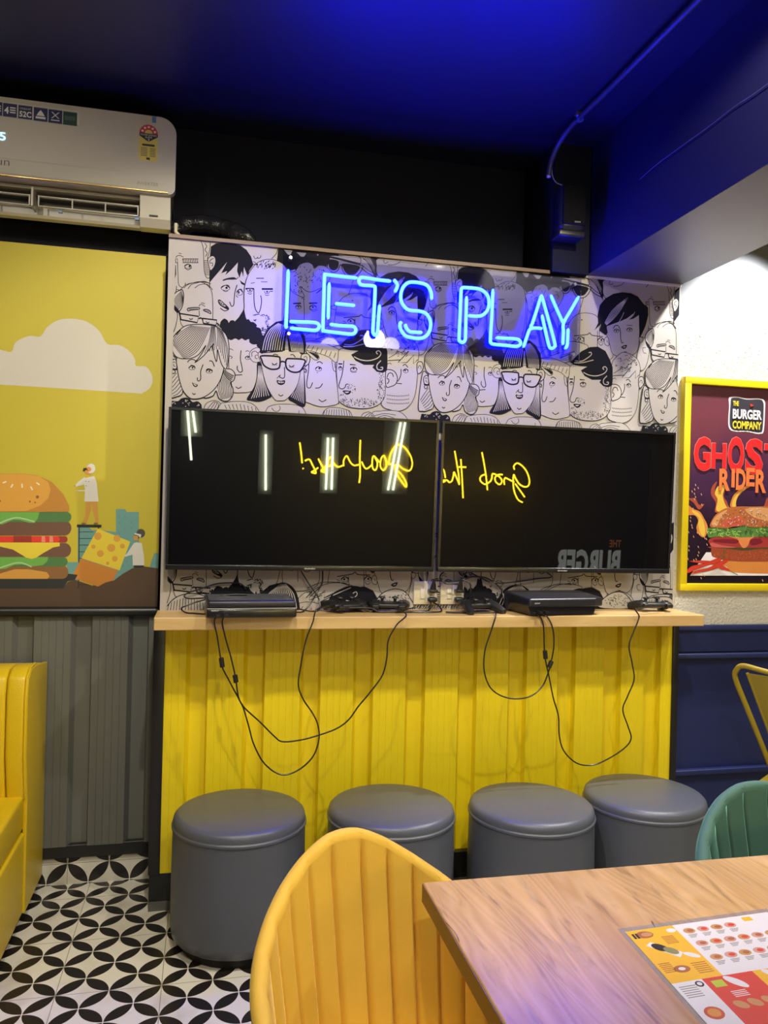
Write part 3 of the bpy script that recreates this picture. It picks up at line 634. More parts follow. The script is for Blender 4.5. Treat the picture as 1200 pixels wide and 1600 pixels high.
# ------------------------------------------------------------------ neon sign
NEO = mat('neon_blue', (0.1, 0.3, 1), 0.4, emit=(0.05, 0.27, 1.0), es=3.0)
NEOF = mat('neon_blue_tube', (0.1, 0.3, 1), 0.4, emit=(0.0012, 0.0058, 1.0), es=135)
NEOB = mat('neon_blue_side', (0.02, 0.06, 0.9), 0.4, emit=(0.0002, 0.001, 1.0), es=150)
ns = thing('neon_sign', 'blue neon sign reading LETS PLAY over the line-drawn faces', 'neon sign', (0.99, -0.03, 2.22))
ac = bpy.data.materials.new('acrylic'); ac.use_nodes = True; nt = ac.node_tree; nt.nodes.remove(nt.nodes['Principled BSDF'])
X = NX(nt); tr = nt.nodes.new('ShaderNodeBsdfTransparent'); tr.inputs[0].default_value = (0.74, 0.74, 0.96, 1); gl = nt.nodes.new('ShaderNodeBsdfGlossy'); gl.inputs['Roughness'].default_value = 0.02
fr = nt.nodes.new('ShaderNodeFresnel'); fr.inputs[0].default_value = 1.55; mx = nt.nodes.new('ShaderNodeMixShader')
nt.links.new(fr.outputs[0], mx.inputs[0]); nt.links.new(tr.outputs[0], mx.inputs[1]); nt.links.new(gl.outputs[0], mx.inputs[2]); nt.links.new(mx.outputs[0], nt.nodes['Material Output'].inputs[0])
mb = MB(); mb.box(0.402-0.99, 1.577-0.99, -0.003, 0.002, 2.048-2.22, 2.376-2.22, ac); plate = mb.build('acrylic_plate', ns)
for x in (0.43, 1.55):
    for z in (2.075, 2.352): MB().tube([(x-0.99, 0.028, z-2.22), (x-0.99, -0.008, z-2.22)], 0.006, STEEL, 12).build('standoff', plate)
def nl(ox, oy, sc, Ps):
    # front of tube bright, back housing dimmer
    mb = MB(); R = 0.0066; YC = -0.052
    for P in Ps:
        q = [atY(ox+x/sc, oy+y/sc, YC) for x, y in pp(P)]; q = cr([(a.x, a.z) for a in q], 5) if len(q) > 2 else [(a.x, a.z) for a in q]
        N = len(q); n = 12
        L = []
        for i, p in enumerate(q):
            a = q[max(0, i-1)]; b = q[min(N-1, i+1)]; dx, dz = b[0]-a[0], b[1]-a[1]; l = hypot(dx, dz) or 1; L.append((-dz/l, dx/l))
        vs = []
        for i, p in enumerate(q):
            e = 0.6 if i in (0, N-1) else 1
            for k in range(n):
                an = 2*pi*k/n; c_, s_ = cos(an)*R*e, sin(an)*R*(1.0 if sin(an) < 0 else 1.5)
                vs.append((p[0]+L[i][0]*c_-0.99, YC+0.03+s_, p[1]+L[i][1]*c_-2.22))
        fr_, bk = [], []
        for i in range(N-1):
            for k in range(n):
                f = (i*n+k, i*n+(k+1) % n, (i+1)*n+(k+1) % n, (i+1)*n+k)
                (fr_ if sin(2*pi*(k+0.5)/n) < 0.1 else bk).append(f)
        o_ = [tuple(range(n)), tuple((N-1)*n+k for k in range(n))]
        mb.add(vs, fr_+o_, NEOF, True); mb.add(vs, bk, NEOB, True)
    return mb.build('letter', ns)
N1, N2 = (430, 390, 4.8), (670, 400, 4.615)
nl(*N1, ['98,152 92,320 82,540 80,572 88,590', '108,540 200,543 285,546 318,555 330,575 320,597 295,606 220,600 112,590'])
nl(*N1, ['615,214 500,202 400,190 378,188 370,200 364,400 358,595 366,608 385,613 480,625 570,634 598,622 604,602 595,583 570,575 480,570 410,560', '405,250 400,400 397,520', '450,405 520,412 598,420'])
nl(*N1, ['868,238 760,225 665,210 640,212 628,230 634,255 655,266 710,270 740,275 749,295 742,450 733,600 737,630 750,642 763,630 769,605 776,500 783,415'])
nl(*N1, ['888,225 912,255 915,280 897,318'])
nl(*N1, ['1173,375 1168,320 1140,270 1085,250 1010,245 965,275 943,330 945,385 970,430 1010,455 1080,462 1130,480 1162,530 1163,590 1140,640 1095,665 1030,662 975,645 942,600 935,560 948,543', '975,560 985,590 1010,615 1050,620 1102,622'])
nl(*N2, ['285,430 340,435 385,428 420,395 434,345 425,290 395,255 350,236 260,228 240,232 233,255 226,420 218,590 225,615 242,624 258,612 264,585 268,440 272,292'])
nl(*N2, ['462,240 455,420 444,600 450,628 475,637 560,645 625,652 652,645 662,628 652,607 625,598 560,594 485,590'])
nl(*N2, ['682,658 705,590 725,535 745,522 780,520 816,524', '740,505 775,400 812,280', '745,520 736,510 742,495', '812,280 860,450 908,630 904,655 888,666 868,652 845,560 815,425'])
nl(*N2, ['878,282 925,390 970,488', '1080,294 1025,390 972,484 970,550 966,640', '1004,524 1001,600 997,645 984,668'])

# ------------------------------------------------------------------ wall sockets, plugs
IVORY = mat('socket_ivory', (0.62, 0.57, 0.42), 0.35, noise=0.04)
def socket(X, Z, label, plug_label, cord):
    r = thing('wall_socket', label, 'wall socket', (X, 0, Z), 0, 'wall sockets above the shelf')
    fp = MB().box(-0.047, 0.047, -0.010, 0, -0.044, 0.044, IVORY, 0.003).build('face_plate', r)
    MB().box(-0.022, -0.004, -0.014, -0.008, -0.022, 0.022, mat('switch_rocker', (0.70, 0.66, 0.55), 0.3), 0.002).build('switch', fp)
    MB().box(0.002, 0.04, -0.012, -0.008, -0.035, 0.035, mat('socket_face', (0.75, 0.74, 0.70), 0.3), 0.001).build('socket_face', fp)
    p = thing('power_plug', plug_label, 'plug', (X+0.022, -0.012, Z+0.012))
    MB().box(-0.017, 0.017, -0.035, -0.001, -0.008, 0.004, BLKPL, 0.003).tube([(0, -0.02, 0.0), (0, -0.028, 0.02), (0, -0.032, 0.045)], [0.014, 0.010, 0.003], BLKPL).build('plug_body', p)
    MB().box(-0.018, 0.018, -0.03, -0.001, -0.045, -0.026, BLKPL, 0.008).build('second_plug_body', p)
    MB().tube(cr(cord, 6), 0.0032, BLKPL).build('cord', p)
socket(0.977, 1.131, 'ivory wall socket left of the pair, between the televisions', 'black plug in the left ivory socket with its cord curling down to the shelf',
   [(0.0, -0.03, -0.045), (0.016, -0.05, -0.055), (0.018, -0.075, -0.072), (-0.03, -0.09, -0.073), (-0.15, -0.08, -0.073), (-0.26, -0.06, -0.073)])
socket(1.083, 1.131, 'ivory wall socket right of the pair, behind the resting gamepad', 'black plug in the right ivory socket below the tangled television cables',
   [(0.0, -0.032, 0.045), (0.03, -0.05, 0.03), (0.032, -0.05, -0.01), (0.02, -0.03, -0.035)])

# ------------------------------------------------------------------ consoles
CONS = mat('console_black', (0.010, 0.010, 0.013), 0.28, noise=0.1, coat=0.2); CONT = mat('console_top', (0.016, 0.016, 0.022), 0.38, noise=0.1)
SIL = mat('silver_line', (0.45, 0.46, 0.48), 0.3, metal=0.6)
c1 = thing('game_console', 'slim black game console at the left end of the shelf under the left television', 'game console', (0.307, -0.125, ZS), radians(2.5))
mb = MB(); mb.box(-0.15, 0.15, -0.115, 0.1, 0.004, 0.034, CONS, 0.006).build('lower_body', c1)
mb = MB(); mb.box(-0.147, 0.147, -0.112, 0.1, 0.036, 0.06, CONT, 0.008)
for k in range(9): mb.box(-0.143, 0.143, -0.095+k*0.021, -0.086+k*0.021, 0.058, 0.0635, CONT, 0.002)
mb.build('upper_body', c1)
MB().box(-0.149, 0.149, -0.1155, -0.113, 0.0335, 0.0365, SIL).build('trim_line', c1)
mb = MB(); add_text(mb, 'SONY', mat('logo_white', (0.75, 0.75, 0.78), 0.4), -0.135, -0.11, 0.026, 0.031, -0.1157); mb.build('logo', c1)
MB().box(-0.120, -0.106, -0.13, -0.115, 0.010, 0.017, BLKPL).box(-0.094, -0.080, -0.13, -0.115, 0.010, 0.017, BLKPL).build('usb_plug', c1)
c2 = thing('game_console', 'larger curved black game console on the shelf under the right television', 'game console', (1.452, -0.095, ZS), radians(7))
mb = MB(); out = [(-0.155, -0.105), (0.135, -0.105), (0.165, -0.06), (0.158, 0.06), (0.13, 0.085), (-0.155, 0.085)]
mb.prism(cr(out, 1, True), CONS, lambda x, y, s: (x*(0.93 if not s else 1), y*0.96, 0.036 if s else 0.004)); mb.build('lower_body', c2, fixn=True)
mb = MB(); mb.prism([(-0.16, -0.115), (0.12, -0.118), (0.165, -0.1), (0.18, -0.05), (0.172, 0.06), (0.14, 0.09), (-0.155, 0.09)], CONT, lambda x, y, s: (x, y, 0.066+0.010*(y > 0) if s else 0.034)); ob = mb.build('upper_body', c2, fixn=True)
bv = ob.modifiers.new('b', 'BEVEL'); bv.width = 0.007; bv.segments = 3
mb = MB(); add_text(mb, 'SONY', mat('logo_white', (0.75, 0.75, 0.78), 0.4), -0.14, -0.117, 0.047, 0.052, -0.1195); mb.build('logo', c2)
MB().box(-0.125, -0.111, -0.13, -0.1, 0.014, 0.021, BLKPL).box(-0.100, -0.086, -0.13, -0.1, 0.014, 0.021, BLKPL).build('usb_plug', c2)

# ------------------------------------------------------------------ gamepads
PAD = mat('gamepad_black', (0.013, 0.013, 0.015), 0.42, noise=0.1)
def gamepad(label, loc, rz, rx=0.0):
    r = thing('gamepad', label, 'gamepad', loc, rz, 'gamepads lying on the shelf'); r.rotation_euler.x = rx
    mb = MB()
    mb.box(-0.045, 0.045, -0.028, 0.03, 0.014, 0.034, PAD, 0.008)
    for s in (-1, 1):
        mb.ball((s*0.048, 0.004, 0.026), 0.027, PAD, (1, 1.05, 0.52), 20)
        mb.tube([(s*0.050, 0.0, 0.024), (s*0.060, -0.03, 0.020), (s*0.068, -0.06, 0.014), (s*0.070, -0.075, 0.012)], [0.019, 0.018, 0.015, 0.010], PAD, 12)
    mb.build('shell', r)
    for s in (-1, 1):
        MB().tube([(s*0.024, -0.018, 0.032), (s*0.024, -0.018, 0.046)], 0.006, PAD, 10).lathe([(0.0115, 0), (0.0125, 0.002), (0.0105, 0.005), (0.002, 0.004)], PAD, (s*0.024, -0.018, 0.046), 16).build('thumb_stick', r)
        MB().box(s*0.048-0.013, s*0.048+0.013, 0.024, 0.046, 0.016, 0.032, PAD, 0.004).build('shoulder_button', r)
    mb = MB(); mb.box(-0.060, -0.036, 0.001, 0.009, 0.036, 0.042, BLKPL, 0.002).box(-0.052, -0.044, -0.007, 0.017, 0.036, 0.042, BLKPL, 0.002); mb.build('direction_pad', r)
    for dx, dy in ((0, 0.011), (0, -0.011), (0.011, 0), (-0.011, 0)):
        MB().lathe([(0.005, 0), (0.005, 0.004), (0.002, 0.005)], BLKPL, (0.048+dx, 0.004+dy, 0.038), 12).build('face_button', r)
    return r
gamepad('black gamepad leaning beside the left console, leftmost of all gamepads', (0.665, -0.068, ZS+0.002), radians(200), radians(-8))
gamepad('black gamepad lying on the shelf just left of the left wall socket', (0.82, -0.065, ZS+0.002), radians(168), radians(-6))
gamepad('black gamepad on the shelf in front of the right wall socket', (1.16, -0.085, ZS+0.006), radians(12), radians(8))
gamepad('black gamepad alone at the right end of the shelf', (1.905, -0.07, ZS+0.001), radians(176), radians(0))

# ------------------------------------------------------------------ cables
def cable(label, P, conv, Y=-0.215, r=0.0026, name='cable', ferr=None, pre=None, post=None, ys=None):
    ox, oy, sc = conv; q = []
    P = pp(P)
    for i, (x, y) in enumerate(P):
        yy = ys[i] if ys else Y
        a = atY(ox+x/sc, oy+y/sc, yy)
        if yy > -0.19: a.z = max(a.z, ZS+r+0.0012)
        q.append(tuple(a))
    q = (pre or [])+q+(post or [])
    mb = MB().tube(cr(q, 7), r, BLKPL, 8)
    if ferr:
        rt = thing(name, label, 'cable', (0, 0, 0), 0, 'cables on and below the shelf'); mb.build('cord', rt)
        a = atY(ox+ferr[0]/sc, oy+ferr[1]/sc, Y); b = atY(ox+ferr[2]/sc, oy+ferr[3]/sc, Y)
        MB().tube([a, a.lerp(b, 0.06), a.lerp(b, 0.94), b], [0.004, 0.0085, 0.0085, 0.004], BLKPL, 12).build('ferrite_bead', rt)
        return rt
    return tag(mb.build(name), label, 'cable', 'cables on and below the shelf')
K1, K2 = (230, 860, 2.667), (650, 860, 2.553)
cable('black gamepad cable with fat ferrite bead, leftmost of the cables hanging from the left console', '280,292 292,360 305,445 312,485 340,540 372,600 405,655 470,715 530,775 565,797 640,790 715,770 790,742 840,705 880,650 930,590 980,520 998,450 1005,375 1040,310 1080,268', K1, ferr=(308, 446, 314, 488),
   pre=[(0.205, -0.235, ZS+0.013)], post=[(0.83, -0.12, ZS+0.02)])
cable('black gamepad cable with small ferrite bead, second from left, hanging lowest of all', '313,295 325,360 350,450 368,530 380,610 402,660 425,740 445,810 490,890 560,935 630,915 690,860 715,790 712,730 690,680 650,620 630,560 640,480 660,380 690,300 710,245', K1, ferr=(365, 518, 371, 552),
   pre=[(0.225, -0.235, ZS+0.013)], post=[(0.62, -0.10, ZS+0.03)])
cable('black gamepad cable looping from the middle gamepad to the ferrite bead below the right console', '318,262 300,320 275,400 272,480 295,545 340,580 400,592 460,580 505,540 530,480 540,440 550,380 545,310 520,262', K2, ferr=(542, 440, 530, 468),
   pre=[(1.21, -0.14, ZS+0.012)], post=[(1.345, -0.205, ZS+0.017)])
cable('black gamepad cable hanging from the right console and rising to the rightmost gamepad', '492,262 508,300 512,395 516,435 530,500 548,590 568,660 572,740 590,800 640,848 700,857 760,835 830,790 858,750 845,700 825,635 845,580 870,515 862,450 850,380 870,320 890,265 880,232', K2, ferr=(514, 398, 517, 434),
   pre=[(1.33, -0.205, ZS+0.017)], post=[(1.90, -0.13, ZS+0.022)])
K3, K4, K5 = (250, 880, 5.0), (480, 880, 5.0), (700, 880, 3.529)
cable('black cord looping over the top of the left console from the wall side', '680,245 560,245 450,262 300,275 215,275 190,255 220,232 290,210 380,180 460,158 600,155 650,175 670,205', K3, ys=[-.1, -.1, -.1, -.06, -.03, -.02, -.02, -.02, -.02, -.02, -.02, -.02, -.02])
cable('black cord making a pointed loop at the left end of the left console', '350,285 280,305 200,335 165,355 200,385 270,397 350,398', K3, ys=[-.03, -.05, -.06, -.08, -.1, -.12, -.14])
cable('black cord dropping from the left television and crossing behind the left gamepad', '1095,50 1150,140 1200,215 1240,280 1245,360 1180,375 1060,352', K3, ys=[-.04, -.04, -.04, -.04, -.06, -.08, -.07])
cable('black cord falling straight from the left television to the gamepad beside the left console', '120,55 118,150 80,220 40,290 -30,380 -120,388 -190,385', K4, ys=[-.04, -.04, -.04, -.06, -.08, -.1, -.1], r=0.003)
cable('black flex lying along the shelf between the left gamepads and the left wall socket', '160,360 260,350 480,350 560,390 640,402 780,405 900,400 950,370 965,320 960,285', K4, ys=[-.1, -.1, -.1, -.1, -.1, -.1, -.09, -.06, -.04, -.03], r=0.0032)
cable('black cord bundle tied in a knot below the right television', '120,50 180,80 225,100 290,110 400,100 500,85 560,80 570,70 545,52', K5, ys=[-.03]*9, r=0.0026)
cable('black cord looping left from under the right television over the right wall socket', '-60,95 0,102 70,95 140,75 220,85 290,140 310,200 320,240', K5, ys=[-.03, -.03, -.04, -.04, -.03, -.03, -.05, -.08], r=0.003)
cable('black cord curling from the right television back to the plug of the right wall socket', '-20,45 -45,75 -15,110 30,115 70,110 85,70 110,45', K5, ys=[-.03, -.04, -.05, -.05, -.04, -.04, -.03], r=0.003)
cable('black flex lying in a long flat loop in front of the middle gamepad', '-12,270 60,285 180,288 280,275 320,250 325,205 300,170', K5, ys=[-.13, -.13, -.13, -.12, -.1, -.06, -.03], r=0.0032)

# ------------------------------------------------------------------ speaker, conduit, thin cable on the beam
sp = thing('wall_speaker', 'small black loudspeaker on the dark duct board right of the neon sign', 'loudspeaker', (1.49, -0.036, 2.60))
MB().box(-0.052, 0.052, -0.10, -0.012, -0.075, 0.105, BLKPL, 0.022).build('cabinet', sp)
mb = MB(); mb.box(-0.046, 0.046, -0.107, -0.094, -0.055, 0.095, mat('speaker_cloth', (0.006, 0.006, 0.008), 0.9, spec=0.1), 0.006); mb.build('grille', sp)
MB().box(-0.054, 0.054, -0.09, -0.01, -0.095, -0.07, BLKPL, 0.006).build('base', sp)
MB().box(-0.02, 0.02, -0.014, 0.0, -0.03, 0.04, BLACKM).build('bracket', sp)
mb = MB(); add_text(mb, 'SONY', mat('logo_dim', (0.4, 0.4, 0.42), 0.4), 0.0, 0.024, -0.048, -0.042, -0.1078); mb.build('logo', sp)
mb = MB().tube(cr([(0, 0, 0), (-0.015, 0.01, 0.012), (-0.045, 0.02, 0.025), (-0.06, 0.025, 0.06), (-0.065, 0.02, 0.12)], 6), 0.0022, mat('grey_wire', (0.2, 0.2, 0.2), 0.5)); mb.build('wire', sp, (-0.005, -0.06, 0.10))
cm = mat('conduit_paint', (0.035, 0.036, 0.05), 0.4, noise=0.1)
cd = thing('conduit', 'dark painted conduit pipe running along the ceiling and bending down beside the speaker', 'pipe', (1.44, -0.1, 2.88))
P = [(1.475, -4.8, 2.883), (1.462, -1.6, 2.883), (1.448, -0.6, 2.883), (1.44, -0.30, 2.883), (1.432, -0.20, 2.875), (1.424, -0.12, 2.845), (1.418, -0.075, 2.80), (1.416, -0.06, 2.755)]
MB().tube([(a-1.44, b+0.1, c-2.88) for a, b, c in cr(P, 6)], 0.0105, cm, 12).build('pipe', cd)
MB().tube([(1.416-1.44, 0.04, 2.757-2.88), (1.416-1.44, 0.04, 2.748-2.88)], 0.008, mat('pipe_end', (0.6, 0.6, 0.58), 0.4), 12).build('open_end', cd)
MB().tube([(0.0, -0.17, -0.011+0.003), (0.0, -0.165, 0.016)], 0.0135, STEEL, 12).box(-0.02, 0.018, -0.18, -0.16, 0.008, 0.02, STEEL).build('clamp', cd)
P = [atY(0, 0)]*0+[]
def atX(u, v, X_):
    k = ray(u, v); return CAM + k*((X_-CAM.x)/k.x)
P = [tuple(atX(u, v, 1.6075)) for u, v in ((1000, 280), (1025, 258), (1060, 232), (1078, 219), (1110, 196), (1150, 165), (1200, 131))]
P += [(1.6075, P[-1][1]-0.5, P[-1][2]+0.0), (1.6075, P[-1][1]-1.5, P[-1][2]+0.02)]
tag(MB().tube(cr(P, 5), 0.0014, mat('thin_wire', (0.05, 0.05, 0.12), 0.4), 6).build('cable'), 'thin wire pinned along the blue lit side of the beam', 'cable')

# ------------------------------------------------------------------ air conditioner
ACW = mat('ac_white', (0.52, 0.49, 0.43), 0.22, noise=0.02, coat=0.3); GOLD = mat('gold_trim', (0.62, 0.42, 0.16), 0.3, metal=0.8)
DKIN = mat('ac_inside', (0.05, 0.045, 0.04), 0.6)
acu = thing('air_conditioner', 'white split air conditioner mounted high above the burger mural', 'air conditioner', (0.012, 0.25, 2.41))
def acb(mb, x0, x1, prof, m):
    # extrude a (y,z) section along x
    n = len(prof); vs = [(x, y, z) for x in (x0, x1) for y, z in prof]
    mb.add(vs, [(i, (i+1) % n, n+(i+1) % n, n+i) for i in range(n)]+[tuple(range(n)), tuple(range(n, 2*n))[::-1]], m)
L_ = -0.99
mb = MB(); acb(mb, L_+0.02, -0.012, [(0, 0.085), (-0.12, 0.040), (-0.15, 0.040), (-0.16, 0.048), (-0.10, 0.062), (-0.10, 0.145), (-0.19, 0.15), (-0.20, 0.17), (-0.19, 0.40), (-0.15, 0.425), (0, 0.43)], ACW); mb.build('body', acu, fixn=True)
# end blocks of the outlet
for a, b in ((L_+0.02, L_+0.12), (-0.118, -0.012)):
    mb = MB(); acb(mb, a, b, [(0, 0.083), (-0.12, 0.038), (-0.165, 0.040), (-0.192, 0.065), (-0.205, 0.15), (0, 0.16)], ACW)
    mb.build('outlet_surround', acu, fixn=True)
mb = MB(); acb(mb, L_+0.12, -0.118, [(-0.10, 0.10), (-0.101, 0.10), (-0.101, 0.145), (-0.10, 0.145)], DKIN); mb.build('outlet_opening', acu, fixn=True)
# front cover with rounded right corners
def rr(w0, w1, z0, z1, r, n=8):
    P = []
    for cx, cz, a in ((w1-r[0], z0+r[0], -90), (w1-r[1], z1-r[1], 0), (w0+r[2], z1-r[2], 90), (w0+r[3], z0+r[3], 180)):
        k = (cx, cz); R = r[(0, 1, 2, 3)[(a//90+1) % 4]]
        for i in range(n+1): t = radians(a+90*i/n); P.append((cx+R*cos(t), cz+R*sin(t)))
    return P
cov = rr(L_, 0.004, 0.145, 0.418, [0.022, 0.06, 0.06, 0.022])
mb = MB(); bm = bmesh.new(); 
mb.prism(cov, ACW, lambda x, z, s: (x, -0.228 if s else -0.195, z)); ob = mb.build('front_cover', acu, fixn=True)
bv = ob.modifiers.new('b', 'BEVEL'); bv.width = 0.008; bv.segments = 4; bv.limit_method = 'ANGLE'; bv.angle_limit = radians(60)
mb = MB().box(L_+0.03, -0.02, -0.236, -0.19, 0.146, 0.150, GOLD, 0.001); mb.build('gold_trim', acu)
mb = MB(); acb(mb, L_+0.02, -0.19, [(-0.2275, 0.153), (-0.2296, 0.158), (-0.2290, 0.205), (-0.2275, 0.214)], ACW); mb.build('cover_ridge', acu, fixn=True)
def lou(x0, x1):
    mb = MB(); z0, z1 = 0.072, 0.108; y0, y1 = -0.165, -0.188
    mb.box(x0, x1, y1, y1+0.014, z1-0.004, z1, ACW, 0.0015).box(x0, x1, y1-0.004, y1+0.010, z0-0.004, z0, ACW, 0.0015)
    n = 3
    for k in range(n+1): x = x0+(x1-x0)*k/n; mb.box(x-0.002, x+0.002, y1, y1+0.01, z0, z1, ACW)
    mb.build('louvre', acu)
lou(-0.46, -0.125); lou(-0.85, -0.49)
MB().box(-0.485, -0.478, -0.188, -0.12, 0.07, 0.135, ACW).build('louvre_arm', acu)
MB().box(L_+0.12, -0.118, -0.150, -0.10, 0.118, 0.122, DKIN).box(L_+0.12, -0.118, -0.17, -0.10, 0.135, 0.145, ACW).build('deflector', acu)
YF = -0.2285
def actext(mb, s, m, x0, x1, z0, z1, y=YF-0.0012, **k): add_text(mb, s, m, x0, x1, z0, z1, y, **k)
def acp(u, v, y=0.25+YF):
    q = atY(u, v, y); return q.x-0.012, q.z-2.41
STN = mat('sticker_navy', (0.015, 0.02, 0.085), 0.4); STG = mat('sticker_green', (0.01, 0.05, 0.035), 0.4); STW = mat('sticker_white', (0.7, 0.7, 0.7), 0.4); STB = mat('sticker_film', (0.55, 0.53, 0.5), 0.3)
mb = MB(); x0, z1 = acp(-20, 155); x1, z0 = acp(124, 195); mb.box(x0, x1, YF-0.0006, YF, z0, z1, STB)
for k, u in enumerate((-18, 5, 29, 53, 76, 99)):
    a, zt = acp(u, 160+0.14*u); b, _ = acp(u+22, 160); mb.box(a, b, YF-0.0012, YF-0.0005, zt-0.046, zt, STG if k == 5 else STN)
    yt = YF-0.0018; w_ = b-a
    if k in (0, 1): actext(mb, '4', STW, a+0.1*w_, a+0.42*w_, zt-0.036, zt-0.012, yt, bold=0.03); [mb.box(a+0.5*w_, a+0.9*w_, yt, YF, zt-0.016-0.008*j, zt-0.012-0.008*j, STW) for j in range(3)]
    if k == 2: actext(mb, '52C', STW, a+0.08*w_, a+0.94*w_, zt-0.040, zt-0.020, yt, bold=0.03); actext(mb, 'COOLS AT', STW, a+0.1*w_, a+0.9*w_, zt-0.014, zt-0.008, yt)
    if k == 3: mb.prism([(a+0.2*w_, zt-0.028), (a+0.35*w_, zt-0.016), (a+0.5*w_, zt-0.008), (a+0.65*w_, zt-0.016), (a+0.8*w_, zt-0.028)], STW, lambda x, z, s: (x, yt if s else YF, z)); mb.box(a+0.15*w_, a+0.85*w_, yt, YF, zt-0.038, zt-0.031, STW)
    if k == 4:
        for sg in (-1, 1): mb.prism([(a+w_*(0.5-0.25*sg)-0.002, zt-0.008), (a+w_*(0.5-0.25*sg)+0.002, zt-0.008), (a+w_*(0.5+0.25*sg)+0.002, zt-0.030), (a+w_*(0.5+0.25*sg)-0.002, zt-0.030)], STW, lambda x, z, s: (x, yt if s else YF, z))
        mb.box(a+0.2*w_, a+0.8*w_, yt, YF, zt-0.038, zt-0.035, STW)
    if k == 5: [mb.box(a+0.12*w_+j*0.0045, a+0.12*w_+j*0.0045+0.002, yt, YF, zt-0.03, zt-0.015, mat('sticker_grey', (0.12, 0.16, 0.14), 0.5)) for j in range(8)]
mb.build('feature_stickers', acu)
# star rating label
mb = MB(); a, zb = acp(217, 250); b, zt = acp(247, 197); cx_ = (a+b)/2; R_ = (b-a)/2; zs = zt-R_
YL = mat('label_yellow', (0.62, 0.50, 0.12), 0.4); RD = mat('label_red', (0.55, 0.03, 0.05), 0.4); INKL = mat('label_ink', (0.02, 0.02, 0.03), 0.5)
mb.box(a, b, YF-0.001, YF, zb, zs, YL); mb.prism([(cx_+R_*cos(radians(t)), zs+R_*sin(radians(t))) for t in range(0, 181, 12)], RD, lambda x, z, s: (x, YF-0.0012 if s else YF, z))
mb.prism([(cx_+R_*0.42*cos(radians(t)), zs+R_*0.42*sin(radians(t))) for t in range(0, 181, 15)], YL, lambda x, z, s: (x, YF-0.0018 if s else YF, z))
for t in (20, 55, 90, 125, 160):
    c_ = (cx_+R_*0.72*cos(radians(t)), zs+R_*0.72*sin(radians(t)))
    mb.prism([(c_[0]+(0.006 if i % 2 == 0 else 0.0026)*sin(i*pi/5), c_[1]+(0.006 if i % 2 == 0 else 0.0026)*cos(i*pi/5)) for i in range(10)], STW, lambda x, z, s: (x, YF-0.0018 if s else YF, z))
mb.prism([(a, zs), (a, zs-0.010), (cx_, zs-0.030), (b, zs-0.010), (b, zs)], INKL, lambda x, z, s: (x, YF-0.0018 if s else YF, z))
add_text(mb, 'POWER SAVINGS', STW, a+0.004, b-0.004, zs-0.009, zs-0.003, YF-0.0021); add_text(mb, 'GUIDE', STW, cx_-0.012, cx_+0.012, zs-0.017, zs-0.011, YF-0.0021)
mb.lathe([(0.006, 0), (0.0, 0.0)], STW, (0, 0, 0), 8) if 0 else None
add_text(mb, '3', STW, cx_-0.003, cx_+0.003, zs-0.028, zs-0.019, YF-0.0021)
mb.box(a+0.01, b-0.01, YF-0.0015, YF, zs-0.045, zs-0.038, INKL)
GR = mat('label_grey', (0.22, 0.2, 0.1), 0.5)
for k in range(6): mb.box(a+0.006, a+0.028, YF-0.0015, YF, zs-0.054-k*0.0055, zs-0.051-k*0.0055, GR); mb.box(b-0.026, b-0.007, YF-0.0015, YF, zs-0.054-k*0.0055, zs-0.051-k*0.0055, GR)
mb.box(cx_-0.006, cx_+0.006, YF-0.0015, YF, zb+0.004, zb+0.012, INKL)
mb.build('energy_label', acu)
mb = MB(); a, _ = acp(214, 287); b, zz = acp(247, 289); add_text(mb, 'INVERTER', mat('text_grey', (0.25, 0.24, 0.23), 0.4), a, b, zz-0.006, zz+0.006, YF-0.001, shear=0.2); mb.build('inverter_lettering', acu)
mb = MB(); a, zz = acp(-5, 252); b, _ = acp(15, 252); add_text(mb, 'un', mat('text_dark', (0.06, 0.05, 0.05), 0.3), a, b, zz-0.012, zz+0.006, -0.2305, bold=-0.01); mb.build('maker_lettering', acu)
mb = MB(); a, zz = acp(-13, 212); b, _ = acp(9, 212); add_text(mb, '25', mat('display_glow', (0.3, 0.7, 1), 0.4, emit=(0.35, 0.75, 1.0), es=2.2), a, b, zz-0.012, zz+0.016, YF-0.001, bold=0.01); mb.build('temperature_display', acu)
BT = mat('blue_tape', (0.12, 0.22, 0.42), 0.4); mb = MB()
for u, v, w_, h_ in ((241, 187, 0.014, 0.022),):
    a, zz = acp(u, v); mb.box(a-w_/2, a+w_/2, YF-0.001, YF, zz-h_/2, zz+h_/2, BT)
mb.build('tape', acu); MB().box(-0.395, -0.38, -0.19, -0.178, 0.055, 0.062, BT).build('tape', acu); MB().box(-0.135, -0.12, -0.193, -0.18, 0.055, 0.064, BT).build('tape', acu)
MB().box(-0.085, -0.055, -0.2, -0.190, 0.072, 0.076, INKL).build('catch', acu)
# wrapped pipe bundle
pb = thing('pipe_bundle', 'glossy black taped pipe bundle leaving the air conditioner and lying over the wallpaper edge', 'pipe bundle', (0.02, 0.12, 2.43))
TAPE = mat('black_tape', (0.012, 0.012, 0.014), 0.16, bump=1.0, bscale=45, noise=0.2)
P = [(-0.02, 0.06, 0.05), (0.04, 0.05, 0.075), (0.11, 0.04, 0.08), (0.18, 0.02, 0.062), (0.23, -0.02, 0.035), (0.285, -0.06, 0.0)]
q = cr(P, 8); MB().tube(q, [0.034+0.0015*sin(i*1.1) for i in range(len(q)-8)]+[0.033, 0.031, 0.029, 0.026, 0.022, 0.018, 0.013, 0.008], TAPE, 14).build('wrapped_pipe', pb)
q = cr([(-0.02, 0.03, 0.0), (0.05, 0.04, 0.006), (0.13, 0.03, 0.012), (0.2, 0.02, 0.0)], 8); MB().tube(q, 0.020, TAPE, 12).build('drain_hose', pb)
